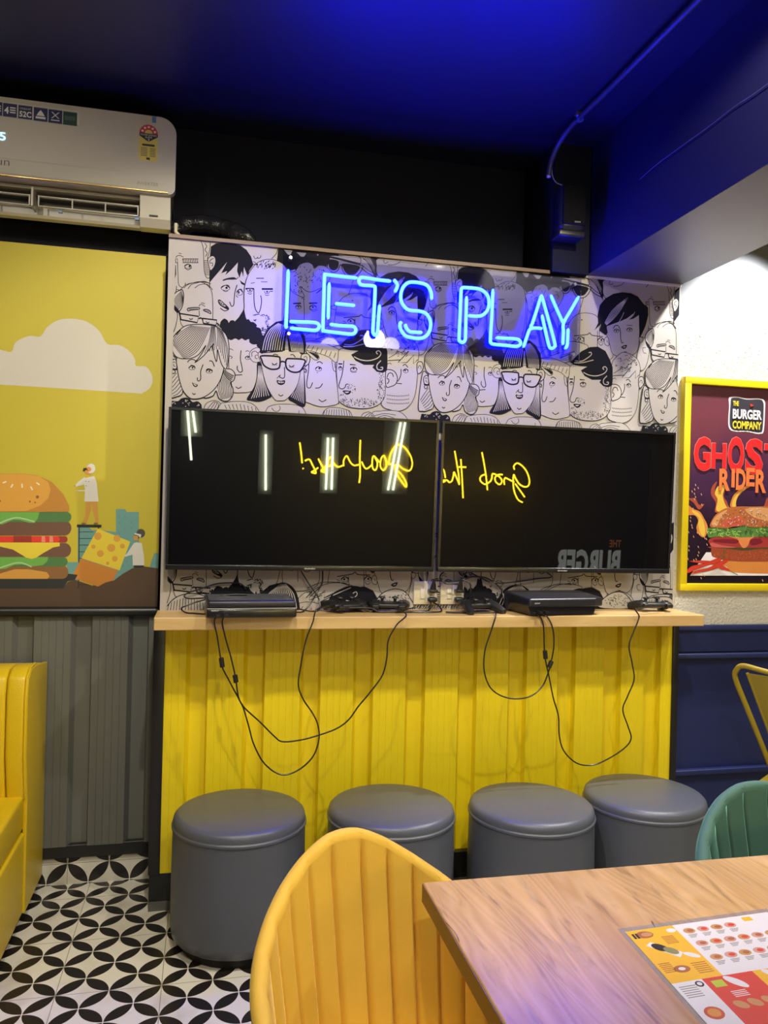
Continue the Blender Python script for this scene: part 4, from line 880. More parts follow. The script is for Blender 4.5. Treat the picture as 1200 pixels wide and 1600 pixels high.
MB().tube([(0.0, -0.05, 0.04), (0.0, -0.05, 0.01), (0.02, -0.06, -0.012)], 0.006, IVORY, 8).build('cable_tail', pb)
# ------------------------------------------------------------------ burger mural on the left wall
def pm(n, h, r=0.55): return mat('print_'+n, h, r, noise=0.03, nscale=5)
mu = thing('mural', 'yellow printed mural of a giant burger, cloud and two cooks on the left wall', 'wall mural', (0, 0, 0))
MY = 0.236
MB().box(-2.45, -0.022, MY+0.0005, 0.262, 1.046, 2.398, pm('mustard', 'c3b432')).build('backing_panel', mu)
M_ = Art(MY, (-2.45, -0.022, 1.046, 2.398)); M_.crop('a', 0, 360, 2.581); M_.crop('b', 0, 700, 4.444)
CL, BR, GN, GN2, DG = pm('cloud', 'cfcabf'), pm('ground', '55402f'), pm('lettuce', '6fae4e'), pm('lettuce_dark', '4c7a45'), pm('tray', '2b2f2e')
BU, BU2, PA, PA2, TO, TO2, CH = pm('bun', 'd9a040'), pm('bun_dark', 'bd8434'), pm('patty', '6f4f3f'), pm('patty_dark', '5a4035'), pm('tomato', 'e23a2e'), pm('tomato_dark', '9c3328'), pm('cheese', 'e5cf3e')
TL, TL2, SK, WC, LG = pm('teal', '6a9d9b'), pm('teal_dark', '5a8c8c'), pm('skin', 'c9953f'), pm('coat', 'd8d6d0'), pm('pale_green', 'a9cf9c')
M_.F('a', CL, '-260,560 -240,500 -150,470 -90,470 -60,480 0,481 45,490 60,455 90,435 125,425 163,428 190,390 235,362 290,356 350,368 400,405 432,458 480,462 520,485 545,520 548,546 590,550 615,590 608,630 575,655 520,655 0,622 -200,622', n=3)
M_.F('b', TL, '805,424 868,424 880,444 964,444 964,660 805,660', sm=False); M_.F('b', TL, '465,792 540,792 540,550 610,545 640,570 700,570 930,600 960,840 820,915 465,920', sm=False); M_.F('b', TL, '1070,730 1200,730 1200,860 1035,840', sm=False)
for k in range(7): M_.E('b', 830+40*(k % 3), 480+38*(k//2), 4, 6, TL2)
for k in range(5): M_.E('b', 830+26*(k % 3), 760+30*(k//2), 4, 6, TL2)
M_.F('b', pm('mustard', 'c3b432'), '545,545 575,792 640,790 700,640 640,560', sm=False) if 0 else None
M_.F('b', BR, '-2000,975 440,972 470,930 520,915 640,955 790,920 850,875 920,835 1000,822 1130,840 1300,850 1300,1200 -2000,1200', sm=False)
# step ladder
LD = pm('ladder', '20231f')
for P, wd in (('534,541 705,543', .011), ('550,545 547,900 543,975', .0035), ('683,543 684,565', .0035)): M_.S('b', wd, P, LD, sm=False)
for k in range(9): M_.S('b', .0022, [(548, 582+46*k), (650-14*k if k < 6 else 620, 582+46*k)], LD)
# cheese block
M_.F('b', CH, '680,560 905,650 830,850 565,765', sm=False); M_.F('b', pm('cheese_rind', 'c98433'), '562,768 820,850 785,920 730,935 680,962 520,905 510,870', sm=False)
for x, y, r in ((680, 612, 26), (648, 685, 15), (773, 693, 28), (697, 733, 24), (850, 681, 17), (797, 769, 20), (812, 628, 24), (748, 800, 12)): M_.E('b', x, y, r, r, BU)
# standing cook
M_.F('b', SK, '595,372 630,372 632,430 600,530 565,532 592,470', sm=False); M_.F('b', SK, '630,372 678,372 680,440 685,532 650,530 662,510', sm=False)
for x in (580, 665): M_.E('b', x, 525, 16, 7, pm('shoe', '7a6a2a'))
M_.F('b', WC, '588,210 655,195 672,240 685,372 585,372 590,290 585,255', sm=False); M_.F('b', WC, '590,200 548,232 518,262 524,270 585,255', sm=False); M_.F('b', WC, '520,296 600,290 640,262 655,240 650,290 600,302 530,300', sm=False); M_.E('b', 520, 262, 7, 6, SK)
M_.F('b', SK, '585,150 632,150 640,185 605,190 590,175', sm=False); M_.E('b', 632, 142, 30, 34, WC); M_.E('b', 615, 148, 19, 17, pm('hat_band', 'd98c45')); M_.F('b', LD, '575,158 580,140 600,138 615,160 600,152 582,165', sm=False)
for x, y in ((596, 232), (598, 262), (617, 234)): M_.E('b', x, y, 3, 3, LD)
# pushing cook
M_.F('b', WC, '920,680 945,655 985,660 1000,750 1002,815 922,815 920,740', sm=False); M_.F('b', WC, '920,740 870,756 860,748 880,735 930,660 960,655 955,710', sm=False)
M_.F('b', LD, '930,815 1000,815 998,828 928,832', sm=False); M_.E('b', 945, 622, 18, 22, SK); M_.E('b', 978, 592, 30, 30, pm('dark_hat', '4c473c')); M_.F('b', WC, '935,590 980,600 978,622 932,606', sm=False); M_.S('b', .003, '930,603 960,612 962,630', LD)
# burger
def bar(c, x0, x1, y0, y1, m, r=None):
    r = r or (y1-y0)/2; M_.F('b', m, [(x0, y0)]+[(x1-r+r*sin(radians(t)), (y0+y1)/2-(y1-y0)/2*cos(radians(t))) for t in range(0, 181, 15)]+[(x0, y1)], sm=False)
bar('b', -1100, 475, 815, 910, BR, 47); bar('b', -1100, 475, 815, 910, pm('base_bun_dark', '8a6238'), 40)
M_.F('b', DG, '-1100,905 470,872 540,880 520,915 470,925 440,974 -1100,974', sm=False); bar('b', -1100, 475, 818, 908, pm('base_bun_dark', '8a6238'), 42)
M_.F('b', pm('base_bun', 'd29a45'), '-1100,908 330,908 345,890 325,862 200,842 100,842 0,872 -200,850 -1100,850', sm=False)
bar('b', -1100, 470, 757, 822, GN2, 30); M_.F('b', GN, '-1100,757 335,757 330,785 300,812 230,822 150,808 100,812 40,838 0,842 -300,820 -1100,820', sm=False); M_.S('b', .005, '0,832 60,812 110,798 160,800 220,825', LG)
bar('b', -1100, 494, 660, 757, PA, 44); bar('b', -1100, 470, 612, 656, TO2, 20); bar('b', -1100, 415, 612, 654, TO, 20); M_.F('b', TO2, '95,610 218,610 222,656 92,656', sm=False)
for x in (290, 345): M_.F('b', pm('tomato_light', 'e88a78'), [(x, 612), (x+22, 612), (x+26, 654), (x-2, 654)], sm=False)
M_.F('b', CH, '-1100,656 415,656 415,682 370,690 300,730 250,762 220,770 185,762 90,705 0,684 -300,684 -1100,684', sm=False)
bar('b', -1100, 496, 505, 606, PA, 46); M_.F('b', PA2, '-1100,520 -40,560 40,515 130,498 200,520 270,505 350,520 300,560 200,575 60,540 -1100,600', sm=True) if 0 else None
bar('b', -1100, 496, 445, 514, GN2, 30); M_.F('b', GN, '-1100,445 275,445 262,490 240,520 200,518 140,500 90,498 20,530 -200,520 -1100,520', sm=False); M_.S('b', .005, '0,522 50,500 110,484 160,490 240,512', LG)
M_.F('b', BU2, '-800,445 -780,330 -600,220 -300,180 160,178 260,190 360,235 440,320 480,400 483,430 470,443', sm=False); M_.F('b', BU, '-780,443 -760,330 -600,225 -300,182 160,180 270,195 335,235 352,290 335,350 280,400 180,438', sm=False)
for x, y, a in ((32, 238, -20), (83, 263, -60), (154, 262, 85), (220, 280, 65), (264, 248, 35), (-60, 250, 20), (-130, 235, -40)): M_.rib([M_.pt('b', (x-14*cos(radians(a)), y-14*sin(radians(a)))), M_.pt('b', (x+14*cos(radians(a)), y+14*sin(radians(a))))], .005, pm('seed', 'ece4c4'))
for x, y, r in ((260, 340, 11), (208, 372, 7), (244, 378, 6), (0, 368, 7)): M_.E('b', x, y, r, r, pm('spot', '8a5a28'))
M_.build('printed_picture', mu)

# ------------------------------------------------------------------ framed poster
FRY = mat('frame_yellow', (0.78, 0.60, 0.01), 0.35, noise=0.03)
po = thing('framed_poster', 'yellow framed burger poster with red lettering on the white textured wall', 'poster', (0, 0, 0))
PX0, PX1, PZ0, PZ1 = 2.062, 2.73, 1.142, 2.026
mb = MB(); fw = 0.030
mb.box(PX0, PX1, -0.012, 0.02, PZ0, PZ0+fw, FRY, 0.002).box(PX0, PX1, -0.012, 0.02, PZ1-fw, PZ1, FRY, 0.002).box(PX0, PX0+fw, -0.012, 0.02, PZ0+fw-0.003, PZ1-fw+0.003, FRY, 0.002).box(PX1-fw, PX1, -0.012, 0.02, PZ0+fw-0.003, PZ1-fw+0.003, FRY, 0.002); mb.build('frame', po)
bgm = bpy.data.materials.new('poster_ground'); bgm.use_nodes = True; nt = bgm.node_tree; b = nt.nodes['Principled BSDF']
tc = nt.nodes.new('ShaderNodeTexCoord'); sp_ = nt.nodes.new('ShaderNodeSeparateXYZ'); nt.links.new(tc.outputs['Object'], sp_.inputs[0]); X = NX(nt)
zz = X('DIVIDE', X('SUBTRACT', sp_.outputs[2], PZ0), PZ1-PZ0); no = nt.nodes.new('ShaderNodeTexNoise'); no.inputs['Scale'].default_value = 6; nt.links.new(tc.outputs['Object'], no.inputs['Vector'])
rp = nt.nodes.new('ShaderNodeValToRGB'); nt.links.new(X('ADD', zz, X('MULTIPLY', X('SUBTRACT', no.outputs['Fac'], 0.5), 0.25)), rp.inputs[0])
for i, (p, h) in enumerate(((0.05, '1d1420'), (0.3, '2a1a2e'), (0.55, '4a2a4c'), (0.8, '6e3844'), (1.0, '5c3840'))):
    e = rp.color_ramp.elements[i] if i < 2 else rp.color_ramp.elements.new(p); e.position = p; e.color = lin(h)
nt.links.new(rp.outputs[0], b.inputs['Base Color']); b.inputs['Roughness'].default_value = 0.25
MB().box(PX0+0.01, PX1-0.01, 0.003, 0.018, PZ0+0.01, PZ1-0.01, bgm).build('backing', po)
Q_ = Art(0.0025, (PX0+fw, PX1-fw, PZ0+fw, PZ1-fw)); Q_.crop('p', 1040, 560, 7.5); Q_.crop('q', 1040, 720, 7.275)
def qm(n, h): return mat('poster_'+n, h, 0.3, noise=0.08, nscale=25)
WH, DKC, FL1, FL2, FL3 = qm('white', 'eeeaf0'), qm('badge', '3a3842'), qm('flame_yellow', 'e8c050'), qm('flame_orange', 'd98a45'), qm('flame_red', 'a8503c')
Q_.F('p', WH, '740,470 770,450 850,450 950,470 1100,470 1160,500 1165,600 1150,850 1110,882 1060,882 960,862 800,855 742,810 735,700 745,560', n=4); Q_.F('p', DKC, '765,480 790,462 850,462 950,482 1095,482 1142,510 1150,600 1135,840 1100,868 1060,868 960,850 810,842 757,800 750,700 758,560', n=4)
# flames
for m, P in ((FL3, '560,580 570,480 515,380 530,290 585,235 560,330 600,420 640,500 640,580'), (FL1, '580,570 590,440 560,370 600,285 690,285 650,380 700,480 715,560'), (FL3, '650,380 690,290 660,400 700,470 712,540 670,480'), (FL2, '735,520 750,440 790,370 880,300 1000,270 900,330 830,400 800,470 800,525'), (FL1, '760,520 770,440 830,360 900,310 820,400 790,520'),
             (FL2, '245,500 310,545 390,580 440,660 470,720 480,790 440,870 380,840 350,760 370,680 330,620 245,610'), (FL1, '300,560 380,600 430,690 450,800 430,860 390,810 370,720 380,650 320,600'), (FL3, '255,430 320,480 380,555 440,490 380,500 340,430 300,425'), (FL3, '1120,560 1130,480 1164,420 1250,500 1250,560'), (FL1, '1180,560 1190,480 1260,360 1300,450 1300,560')): Q_.F('q', m, P)
# tray, bottom bun, patty, layers
Q_.F('q', WH, '280,1305 460,1040 1700,1040 1900,1305', sm=False)
Q_.F('q', qm('bottom_bun', 'd98a45'), '500,1150 700,1140 1500,1140 1560,1200 1500,1265 1300,1285 850,1275 720,1255 690,1200 540,1190')
Q_.F('q', qm('patty', '9c4a30'), '520,1000 560,975 1500,975 1560,1010 1560,1110 1500,1140 800,1145 560,1100 520,1060'); Q_.D('q', .0022, 1000, 1070, 460, 50, 150, 14, 40, qm('crumb', 'c8643c'), 80)
Q_.F('q', qm('pickle', '4a4a2a'), '560,985 700,965 900,990 1100,955 1300,990 1500,970 1500,1010 1100,1000 900,1020 700,1000')
Q_.F('q', qm('bacon', 'a83a38'), '500,890 700,860 1500,860 1560,900 1540,960 1100,985 800,985 560,990 510,960'); Q_.F('q', qm('cheese', 'e08a50'), '700,850 1000,850 960,900 930,970 880,990 840,940 810,890')
Q_.F('q', qm('ham', 'c8605c'), '520,930 640,960 800,985 620,985 520,975'); Q_.F('q', qm('bacon_dark', '7c2430'), '540,900 640,890 820,900 800,940 680,935 560,925'); Q_.F('q', qm('bacon_dark', '7c2430'), '960,900 1060,885 1100,930 980,960')
# lettuce frill
GA, GB, GC = qm('frill_light', 'a8d06a'), qm('frill_green', '5c8a45'), qm('frill_dark', '34502e')
Q_.F('q', GB, '470,800 500,760 600,760 700,770 800,760 900,730 1000,750 1164,740 1500,760 1540,820 1500,860 1164,860 1000,865 850,870 700,860 560,865 490,870')
rs = random.Random(5)
for k in range(90):
    x = 480+rs.random()*1040; y = 770+rs.random()*85; r_ = 12+rs.random()*16; Q_.E('q', x, y, r_, r_*0.8, (GA, GA, GC, GB)[k % 4], 0.003, rs.random()*180, 200+rs.random()*160)
# top bun with seeds
Q_.F('q', qm('bun_shade', 'b86a3c'), '505,750 520,680 580,600 680,540 820,520 1000,520 1200,520 1400,570 1500,650 1530,750 1300,745 1000,755 850,730 700,765 600,760')
Q_.F('q', qm('bun_light', 'dba068'), '900,545 1050,530 1200,545 1350,600 1400,700 1200,690 1000,640'); Q_.F('q', qm('bun_light', 'dba068'), '520,720 560,640 640,580 700,560 620,650 580,740'); Q_.F('q', qm('bun_red', 'c85c44'), '640,740 700,660 850,640 900,690 850,740')
for k in range(150):
    a = rs.random()*2*pi; r_ = sqrt(rs.random()); x, y = 1015+480*r_*cos(a), 750-abs(220*r_*sin(a)); t = rs.random()*pi
    Q_.rib([Q_.pt('q', (x-9*cos(t), y-9*sin(t))), Q_.pt('q', (x+9*cos(t), y+9*sin(t)))], .0018, DKC if k % 2 else WH)
# chillies
CR_, CR2 = qm('chilli', 'd0402e'), qm('chilli_dark', '8a1f20')
for P in ('258,1140 400,1132 560,1150 520,1175 400,1165', '230,1250 290,1195 420,1170 560,1115 620,1105 600,1150 450,1195 330,1240 250,1275', '280,1285 330,1250 480,1215 600,1150 690,1120 700,1140 560,1225 400,1262'): Q_.F('q', CR_, P); Q_.S('q', .0012, P, CR2)
Q_.S('q', .003, '610,1110 650,1070 670,1020 660,990', qm('stem', '5c7a3c')); Q_.S('q', .003, '690,1235 740,1260 810,1295', qm('stem', '5c7a3c')); Q_.F('q', CR_, '560,1200 640,1190 720,1240 700,1255')
for k in range(60):
    x, y = 235+rs.random()*(270 if k % 2 else 900), 240+rs.random()*1120
    if 470 < x and 230 < y < 1300: continue
    Q_.S('q', .0028, [(x, y), (x+8, y+22)], qm('spark', 'e8b890'))
Q_.build('printed_picture', po)
def ptext(s, c, x0, x1, y0, y1, m, y=0.0005, bold=0.03, shear=0.0):
    a = Q_.pt(c, (x0, y1)); b = Q_.pt(c, (x1, y0)); mb = MB(); add_text(mb, s, m, a[0], b[0], a[1], b[1], y, bold=bold, shear=shear); return mb
for s, x0, x1, y0, y1, m in (('THE', 785, 852, 498, 555, qm('logo_yellow', 'e8d23c')), ('BURGER', 780, 1122, 590, 705, WH), ('COMPANY', 778, 1118, 728, 822, qm('logo_yellow', 'e8d23c'))):
    # printed wording follows the wall perspective through its two baseline corners
    a = Q_.pt('p', (x0, y1)); b = Q_.pt('p', (x1, y1)); c = Q_.pt('p', (x0, y0)); mb = MB(); add_text(mb, s, m, a[0], b[0], a[1], c[1], -0.0005, bold=0.035); mb.build('logo_lettering', po)
mb = MB(); a = Q_.pt('p', (985, 530)); mb.prism([(a[0], a[1]), (a[0]+0.018, a[1]-0.007), (a[0]+0.003, a[1]-0.014)], qm('flag_red', 'd8402e'), lambda x, z, s: (x, -0.0005 if s else 0.001, z)); mb.build('logo_flag', po)
RD2, RD3, OR = qm('title_red', 'e02c30'), qm('title_edge', 'f08a80'), qm('title_orange', 'ee8048')
gx = [2.118, 2.200, 2.277, 2.361, 2.452]; gw = [0.076, 0.070, 0.077, 0.084, 0.08]; gz = [1.652, 1.664, 1.650, 1.645, 1.658]; gh = [0.140, 0.105, 0.150, 0.150, 0.118]
a0 = Q_.pt('p', (365, 1150))
for ch, x, w_, z, h_ in zip('GHOST', gx, gw, gz, gh):
    mb = MB(); add_text(mb, ch, RD3, x-0.002, x+w_+0.002, z-0.012-0.002, z+h_-0.012+0.002, 0.0005, bold=0.05); mb.build('title_letter_edge', po)
    mb = MB(); add_text(mb, ch, RD2, x, x+w_, z-0.012, z+h_-0.012, -0.0005, bold=0.04); mb.build('title_letter', po)
for ch, x, w_, z, h_ in zip('RIDER', (2.238, 2.296, 2.318, 2.366, 2.412), (0.052, 0.016, 0.046, 0.042, 0.052), (1.560, 1.575, 1.565, 1.582, 1.556), (0.092, 0.078, 0.09, 0.078, 0.098)):
    mb = MB(); add_text(mb, ch, OR, x, x+w_, z, z+h_, -0.0008, bold=0.04); mb.build('title_letter', po)

# ------------------------------------------------------------------ stools
LEA = mat('grey_leatherette', (0.098, 0.107, 0.125), 0.34, noise=0.05, nscale=9, bump=0.12, bscale=350)
def make_stool(label, loc, rz):
    r = thing('pouf_stool', label, 'stool', loc, rz, 'grey round stools under the shelf'); R = 0.219; H = 0.430
    MB().lathe([(R-0.035, 0.0), (R-0.035, 0.035)], BLACKM, n=32).build('base', r)
    MB().lathe([(R-0.045, 0.034), (R-0.012, 0.036), (R-0.004, 0.045), (R, 0.07), (R+0.001, H*0.5), (R-0.001, H-0.065), (R-0.001, H-0.045)], LEA, n=56).build('side', r)
    prof = [(R-0.001, H-0.046), (R+0.003, H-0.042), (R+0.003, H-0.036), (R-0.001, H-0.032), (R-0.001, H-0.024), (R-0.004, H-0.012), (R-0.011, H-0.005), (R-0.022, H-0.001), (R-0.08, H+0.004), (R-0.14, H+0.006), (0.002, H+0.007)]
    MB().lathe(prof, LEA, n=56).build('seat_pad', r); return r
s0 = make_stool('grey round stool farthest left, closest to the camera and seen almost down to the floor', (0.288, -0.234, 0), 0.3)
copy_tree(s0, 'grey round stool second from the left, behind the yellow velvet chair', (0.802, -0.26, 0), 1.0)
copy_tree(s0, 'grey round stool third from the left, behind the table corner', (1.296, -0.315, 0), 2.0)
copy_tree(s0, 'grey round stool farthest right, partly hidden by the green chair', (1.755, -0.285, 0), 3.0)

# ------------------------------------------------------------------ velvet tub chairs
def tub_chair(name, label, m, mo, loc, rz, group=None, flat=False):
    r = thing(name, label, 'chair', loc, rz, group); RX, RY = (0.285 if flat else 0.250), 0.25; A_ = radians(112); NA, NT = 228, 16; NCH = 19
    zb = 0.37
    def rim(a):
        t = abs(a)/A_
        if flat: t = sqrt(t*t+0.0625)-0.25; return 0.56+(0.79-0.56)*max(0, 1-t/0.78)**1.7
        t = sqrt(t*t+0.0144)-0.12; return 0.57+(0.79-0.57)*max(0, 1-t/0.89)**1.6
    def P(a, t, off, groove=True):
        top = rim(a); z = zb-0.02+(top-zb+0.02)*t; fl = 0.86+0.16*t**0.8
        g = 0.0
        if groove:
            ph = (a/(2*A_)+0.5)*NCH; d = abs(ph-round(ph)); g = 0.012*max(0.0, 1-d/0.12)**1.3*min(1, (1-t)*9)
            g -= 0.004*(1-(2*(ph-math.floor(ph))-1)**2)
        ex = 0.9; ca, sa = cos(a), sin(a)
        x = math.copysign(abs(sa)**ex, sa)*RX*fl; y = math.copysign(abs(ca)**ex, ca)*RY*fl
        lean = 0.045*t*max(0, ca); n = Vector((sin(a), cos(a), 0))
        return Vector((x, y+lean, z))+n*(off+g)
    mb = MB(); vs = []; 
    for j in range(NT+1):
        for i in range(NA+1): vs.append(P(-A_+2*A_*i/NA, j/NT, 0.0))
    n = NA+1; mb.add(vs, [(j*n+i, j*n+i+1, (j+1)*n+i+1, (j+1)*n+i) for j in range(NT) for i in range(NA)], m, True)
    # rounded rim
    vs = []; K_ = 6
    for k in range(K_+1):
        th = pi*k/K_
        for i in range(NA+1):
            a = -A_+2*A_*i/NA; p = P(a, 1, 0.0, True); q = P(a, 1, 0.028, False); c = (p+q)/2; h = (q-p)/2
            vs.append(c-h*cos(th)+Vector((0, 0, 0.016*sin(th))))
    mb.add(vs, [(j*n+i, j*n+i+1, (j+1)*n+i+1, (j+1)*n+i) for j in range(K_) for i in range(NA)], m, True)
    o = mb.build('backrest', r, fixn=False)
    mb = MB(); vs = []
    for j in range(NT+1):
        for i in range(NA+1): vs.append(P(-A_+2*A_*i/NA, j/NT, 0.029, False))
    mb.add(vs, [(j*n+i, (j+1)*n+i, (j+1)*n+i+1, j*n+i+1) for j in range(NT) for i in range(NA)], mo, True)
    for s in (0, NA):
        a = -A_+2*A_*s/NA; v = [P(a, j/NT, 0.0, False) for j in range(NT+1)]+[P(a, j/NT, 0.029, False) for j in range(NT+1)]
        mb.add(v, [(j, j+1, NT+2+j, NT+1+j) for j in range(NT)], mo, True)
    mb.build('outer_shell', r)
    MB().tube([P(-A_+2*A_*i/NA, 1, 0.006, False)+Vector((0, 0, 0.008)) for i in range(NA+1)], 0.0042, m, 8).build('piping', r)
    se = [(0.235*math.copysign(abs(cos(t))**0.75, cos(t)), 0.235*math.copysign(abs(sin(t))**0.75, sin(t))-0.03) for t in [2*pi*k/44 for k in range(44)]]
    mb = MB(); vs = []
    for f, z in ((0.92, 0.33), (1.0, 0.345), (1.0, 0.39), (0.97, 0.412), (0.85, 0.425), (0.4, 0.432), (0.02, 0.433)): vs += [(x*f, (y+0.03)*f-0.03, z) for x, y in se]
    mb.add(vs, [(j*44+i, j*44+(i+1) % 44, (j+1)*44+(i+1) % 44, (j+1)*44+i) for j in range(6) for i in range(44)]+[tuple(range(44))[::-1]], m, True); mb.build('seat_cushion', r)
    for sx in (-1, 1):
        for sy in (-1, 1): MB().tube([(sx*0.15, sy*0.15-0.03, 0.34), (sx*0.21, sy*0.21-0.03, 0.0)], [0.014, 0.009], BLACK, 10).build('leg', r)
    return r
def velvet(name, c, c2):
    m = mat(name, c, 0.75, noise=0.16, nscale=7, bump=0.05, bscale=300, sheen=0.5); m.node_tree.nodes['Principled BSDF'].inputs['Sheen Tint'].default_value = (*c2, 1); return m
VY = velvet('yellow_velvet', (0.74, 0.45, 0.05), (1, 0.8, 0.35)); VG = velvet('green_velvet', (0.045, 0.12, 0.088), (0.4, 0.9, 0.75))
tub_chair('velvet_chair', 'mustard yellow velvet tub chair with channel stitching at the near corner of the table', VY, VY, (0.535, -1.675, 0), radians(19))
tub_chair('velvet_chair', 'dark green velvet tub chair at the far side of the table', VG, VG, (1.50, -1.56, 0), radians(8), flat=True)

# ------------------------------------------------------------------ table and menu
tb = thing('dining_table', 'wood topped dining table at the lower right with a laminated menu on it', 'table', (1.28, -1.95, 0))
TX0, TX1, TY0, TY1 = 0.562, 2.0, -2.45, -1.509
mb = MB().box(TX0-1.28, TX1-1.28, TY0+1.95, TY1+1.95, 0.712, 0.75, TABLE, 0.004); ob = mb.build('table_top', tb)
mb = MB(); mb.box(TX0-0.0008-1.28, TX1+0.0008-1.28, TY0-0.0008+1.95, TY1+0.0008+1.95, 0.7135, 0.7465, mat('table_edge', lin('7a5a34'), 0.35, noise=0.2, nscale=15, stretch=(1, .2, 1))); mb.build('edge_band', tb)
for x in (-0.35, 0.4):
    MB().box(x-0.03, x+0.03, -0.03, 0.03, 0.02, 0.715, BLACK).build('pedestal', tb); MB().box(x-0.03, x+0.03, -0.33, 0.33, 0.0, 0.025, BLACK, 0.004).build('foot', tb)
# menu sheet lying on the table
me_ = thing('menu_card', 'laminated yellow, white and red food menu lying on the table', 'menu', (0, 0, 0.7502))
clr = bpy.data.materials.new('laminate'); clr.use_nodes = True; nt = clr.node_tree; nt.nodes.remove(nt.nodes['Principled BSDF'])
tr = nt.nodes.new('ShaderNodeBsdfTransparent'); tr.inputs[0].default_value = (0.88, 0.88, 0.9, 1); gl = nt.nodes.new('ShaderNodeBsdfPrincipled'); gl.inputs['Base Color'].default_value = (0.6, 0.6, 0.62, 1); gl.inputs['Roughness'].default_value = 0.12; mx = nt.nodes.new('ShaderNodeMixShader'); mx.inputs[0].default_value = 0.22
nt.links.new(tr.outputs[0], mx.inputs[1]); nt.links.new(gl.outputs[0], mx.inputs[2]); nt.links.new(mx.outputs[0], nt.nodes['Material Output'].inputs[0])
def mq(x, y): # menu metres (s right, t toward the viewer) -> table
    return (0.838+x*0.998+y*-0.05, -1.727+x*0.06-y*0.998)
def mp_(mb, P, m, z0, z1): mb.prism([mq(x, y) for x, y in P], m, lambda x, y, s: (x, y, z1 if s else z0))
mb = MB(); mp_(mb, [(0, 0), (0.30, 0), (0.30, 0.43), (0, 0.43)], clr, 0.0, 0.0006); mb.build('laminate_border', me_)
def nm(n, h): return mat('menu_'+n, h, 0.3, noise=0.03)
NYE, NWH, NRE, NBK, NBR, NGR = nm('yellow', 'f0b92a'), nm('white', 'e4e2e0'), nm('red', 'd8392e'), nm('black', '26211f'), nm('brown', 'a8643a'), nm('grey', '8a8680')
mb = MB(); Z1 = 0.0009
def R_(x0, x1, y0, y1, m, z=Z1): mp_(mb, [(x0, y0), (x1, y0), (x1, y1), (x0, y1)], m, 0.0006, z)
R_(0.008, 0.098, 0.012, 0.158, NYE); R_(0.098, 0.292, 0.012, 0.158, NWH); R_(0.008, 0.060, 0.158, 0.36, NWH); R_(0.060, 0.150, 0.158, 0.30, NRE); R_(0.150, 0.292, 0.158, 0.30, NYE); R_(0.060, 0.292, 0.30, 0.36, NYE)
def el(x, y, a, b, m, z, rot=0): mp_(mb, [(x+a*cos(t)*cos(rot)-b*sin(t)*sin(rot), y+a*cos(t)*sin(rot)+b*sin(t)*cos(rot)) for t in [2*pi*k/16 for k in range(16)]], m, 0.0006, z)
Z2, Z3 = 0.0011, 0.0013
for r0, y in enumerate((0.034, 0.072, 0.112)):
    for k in range(6 if r0 else 4):
        x = 0.118+k*0.027
        if x > 0.285: continue
        el(x, y, 0.011, 0.008, nm('dish_pink', 'd09a86') if (k+r0) % 2 else nm('dish_tan', 'c8925c'), Z2); el(x+0.002, y, 0.006, 0.004, NRE if k % 2 else NBR, Z3)
        for q in range(3): R_(x-0.009, x+0.008-0.003*q, y+0.011+q*0.0035, y+0.0125+q*0.0035, NGR, Z2)
R_(0.232, 0.250, 0.018, 0.030, NYE, Z2); 
el(0.036, 0.028, 0.016, 0.010, NBR, Z2); el(0.04, 0.028, 0.01, 0.006, nm('dish_tan', 'c8925c'), Z3); [R_(0.014+k*0.006, 0.018+k*0.006, 0.022, 0.036, NBK, Z3) for k in range(2)]
el(0.088, 0.026, 0.009, 0.006, NWH, Z2); el(0.082, 0.098, 0.014, 0.006, NWH, Z2, 0.6)
mp_(mb, [(0.022, 0.058), (0.034, 0.050), (0.072, 0.088), (0.060, 0.100)], NWH, 0.0006, Z2); el(0.042, 0.068, 0.015, 0.009, NBK, Z3, 0.8); el(0.055, 0.080, 0.013, 0.008, nm('dish_green', '8a8a5a'), 0.0015, 0.8)
el(0.045, 0.128, 0.014, 0.009, NBR, Z2); el(0.045, 0.128, 0.006, 0.004, NWH, Z3)
for k in range(6): R_(0.060, 0.082, 0.040+k*0.004, 0.0415+k*0.004, NBR, Z2); R_(0.014, 0.034, 0.108+k*0.0045, 0.1095+k*0.0045, NBR, Z2); R_(0.066, 0.092, 0.118+k*0.005, 0.1195+k*0.005, NBR, Z2); R_(0.014, 0.042, 0.168+k*0.005, 0.1695+k*0.005, NGR, Z2)
el(0.050, 0.168, 0.007, 0.007, NBK, Z2); el(0.050, 0.168, 0.004, 0.004, NWH, Z3)
el(0.032, 0.232, 0.015, 0.014, nm('pizza', 'c8502e'), Z2); el(0.032, 0.232, 0.010, 0.009, nm('pizza_cheese', 'd8903c'), Z3)
R_(0.070, 0.090, 0.166, 0.182, nm('lime', 'b8c83a'), Z2); el(0.108, 0.176, 0.020, 0.008, NWH, Z2, 0.9); el(0.178, 0.172, 0.018, 0.007, NWH, Z2, 0.8)
for k in range(3): el(0.082+k*0.024, 0.225, 0.012, 0.008, nm('dish_tan', 'c8925c'), Z2, 0.7); el(0.165+k*0.03, 0.200, 0.012, 0.009, NBR, Z2); el(0.158+k*0.035, 0.245, 0.012, 0.009, nm('dish_pink', 'd09a86'), Z2)
for k in range(4): R_(0.085, 0.110, 0.195+k*0.004, 0.1965+k*0.004, NWH, Z2)
mb.build('printed_sheet', me_)

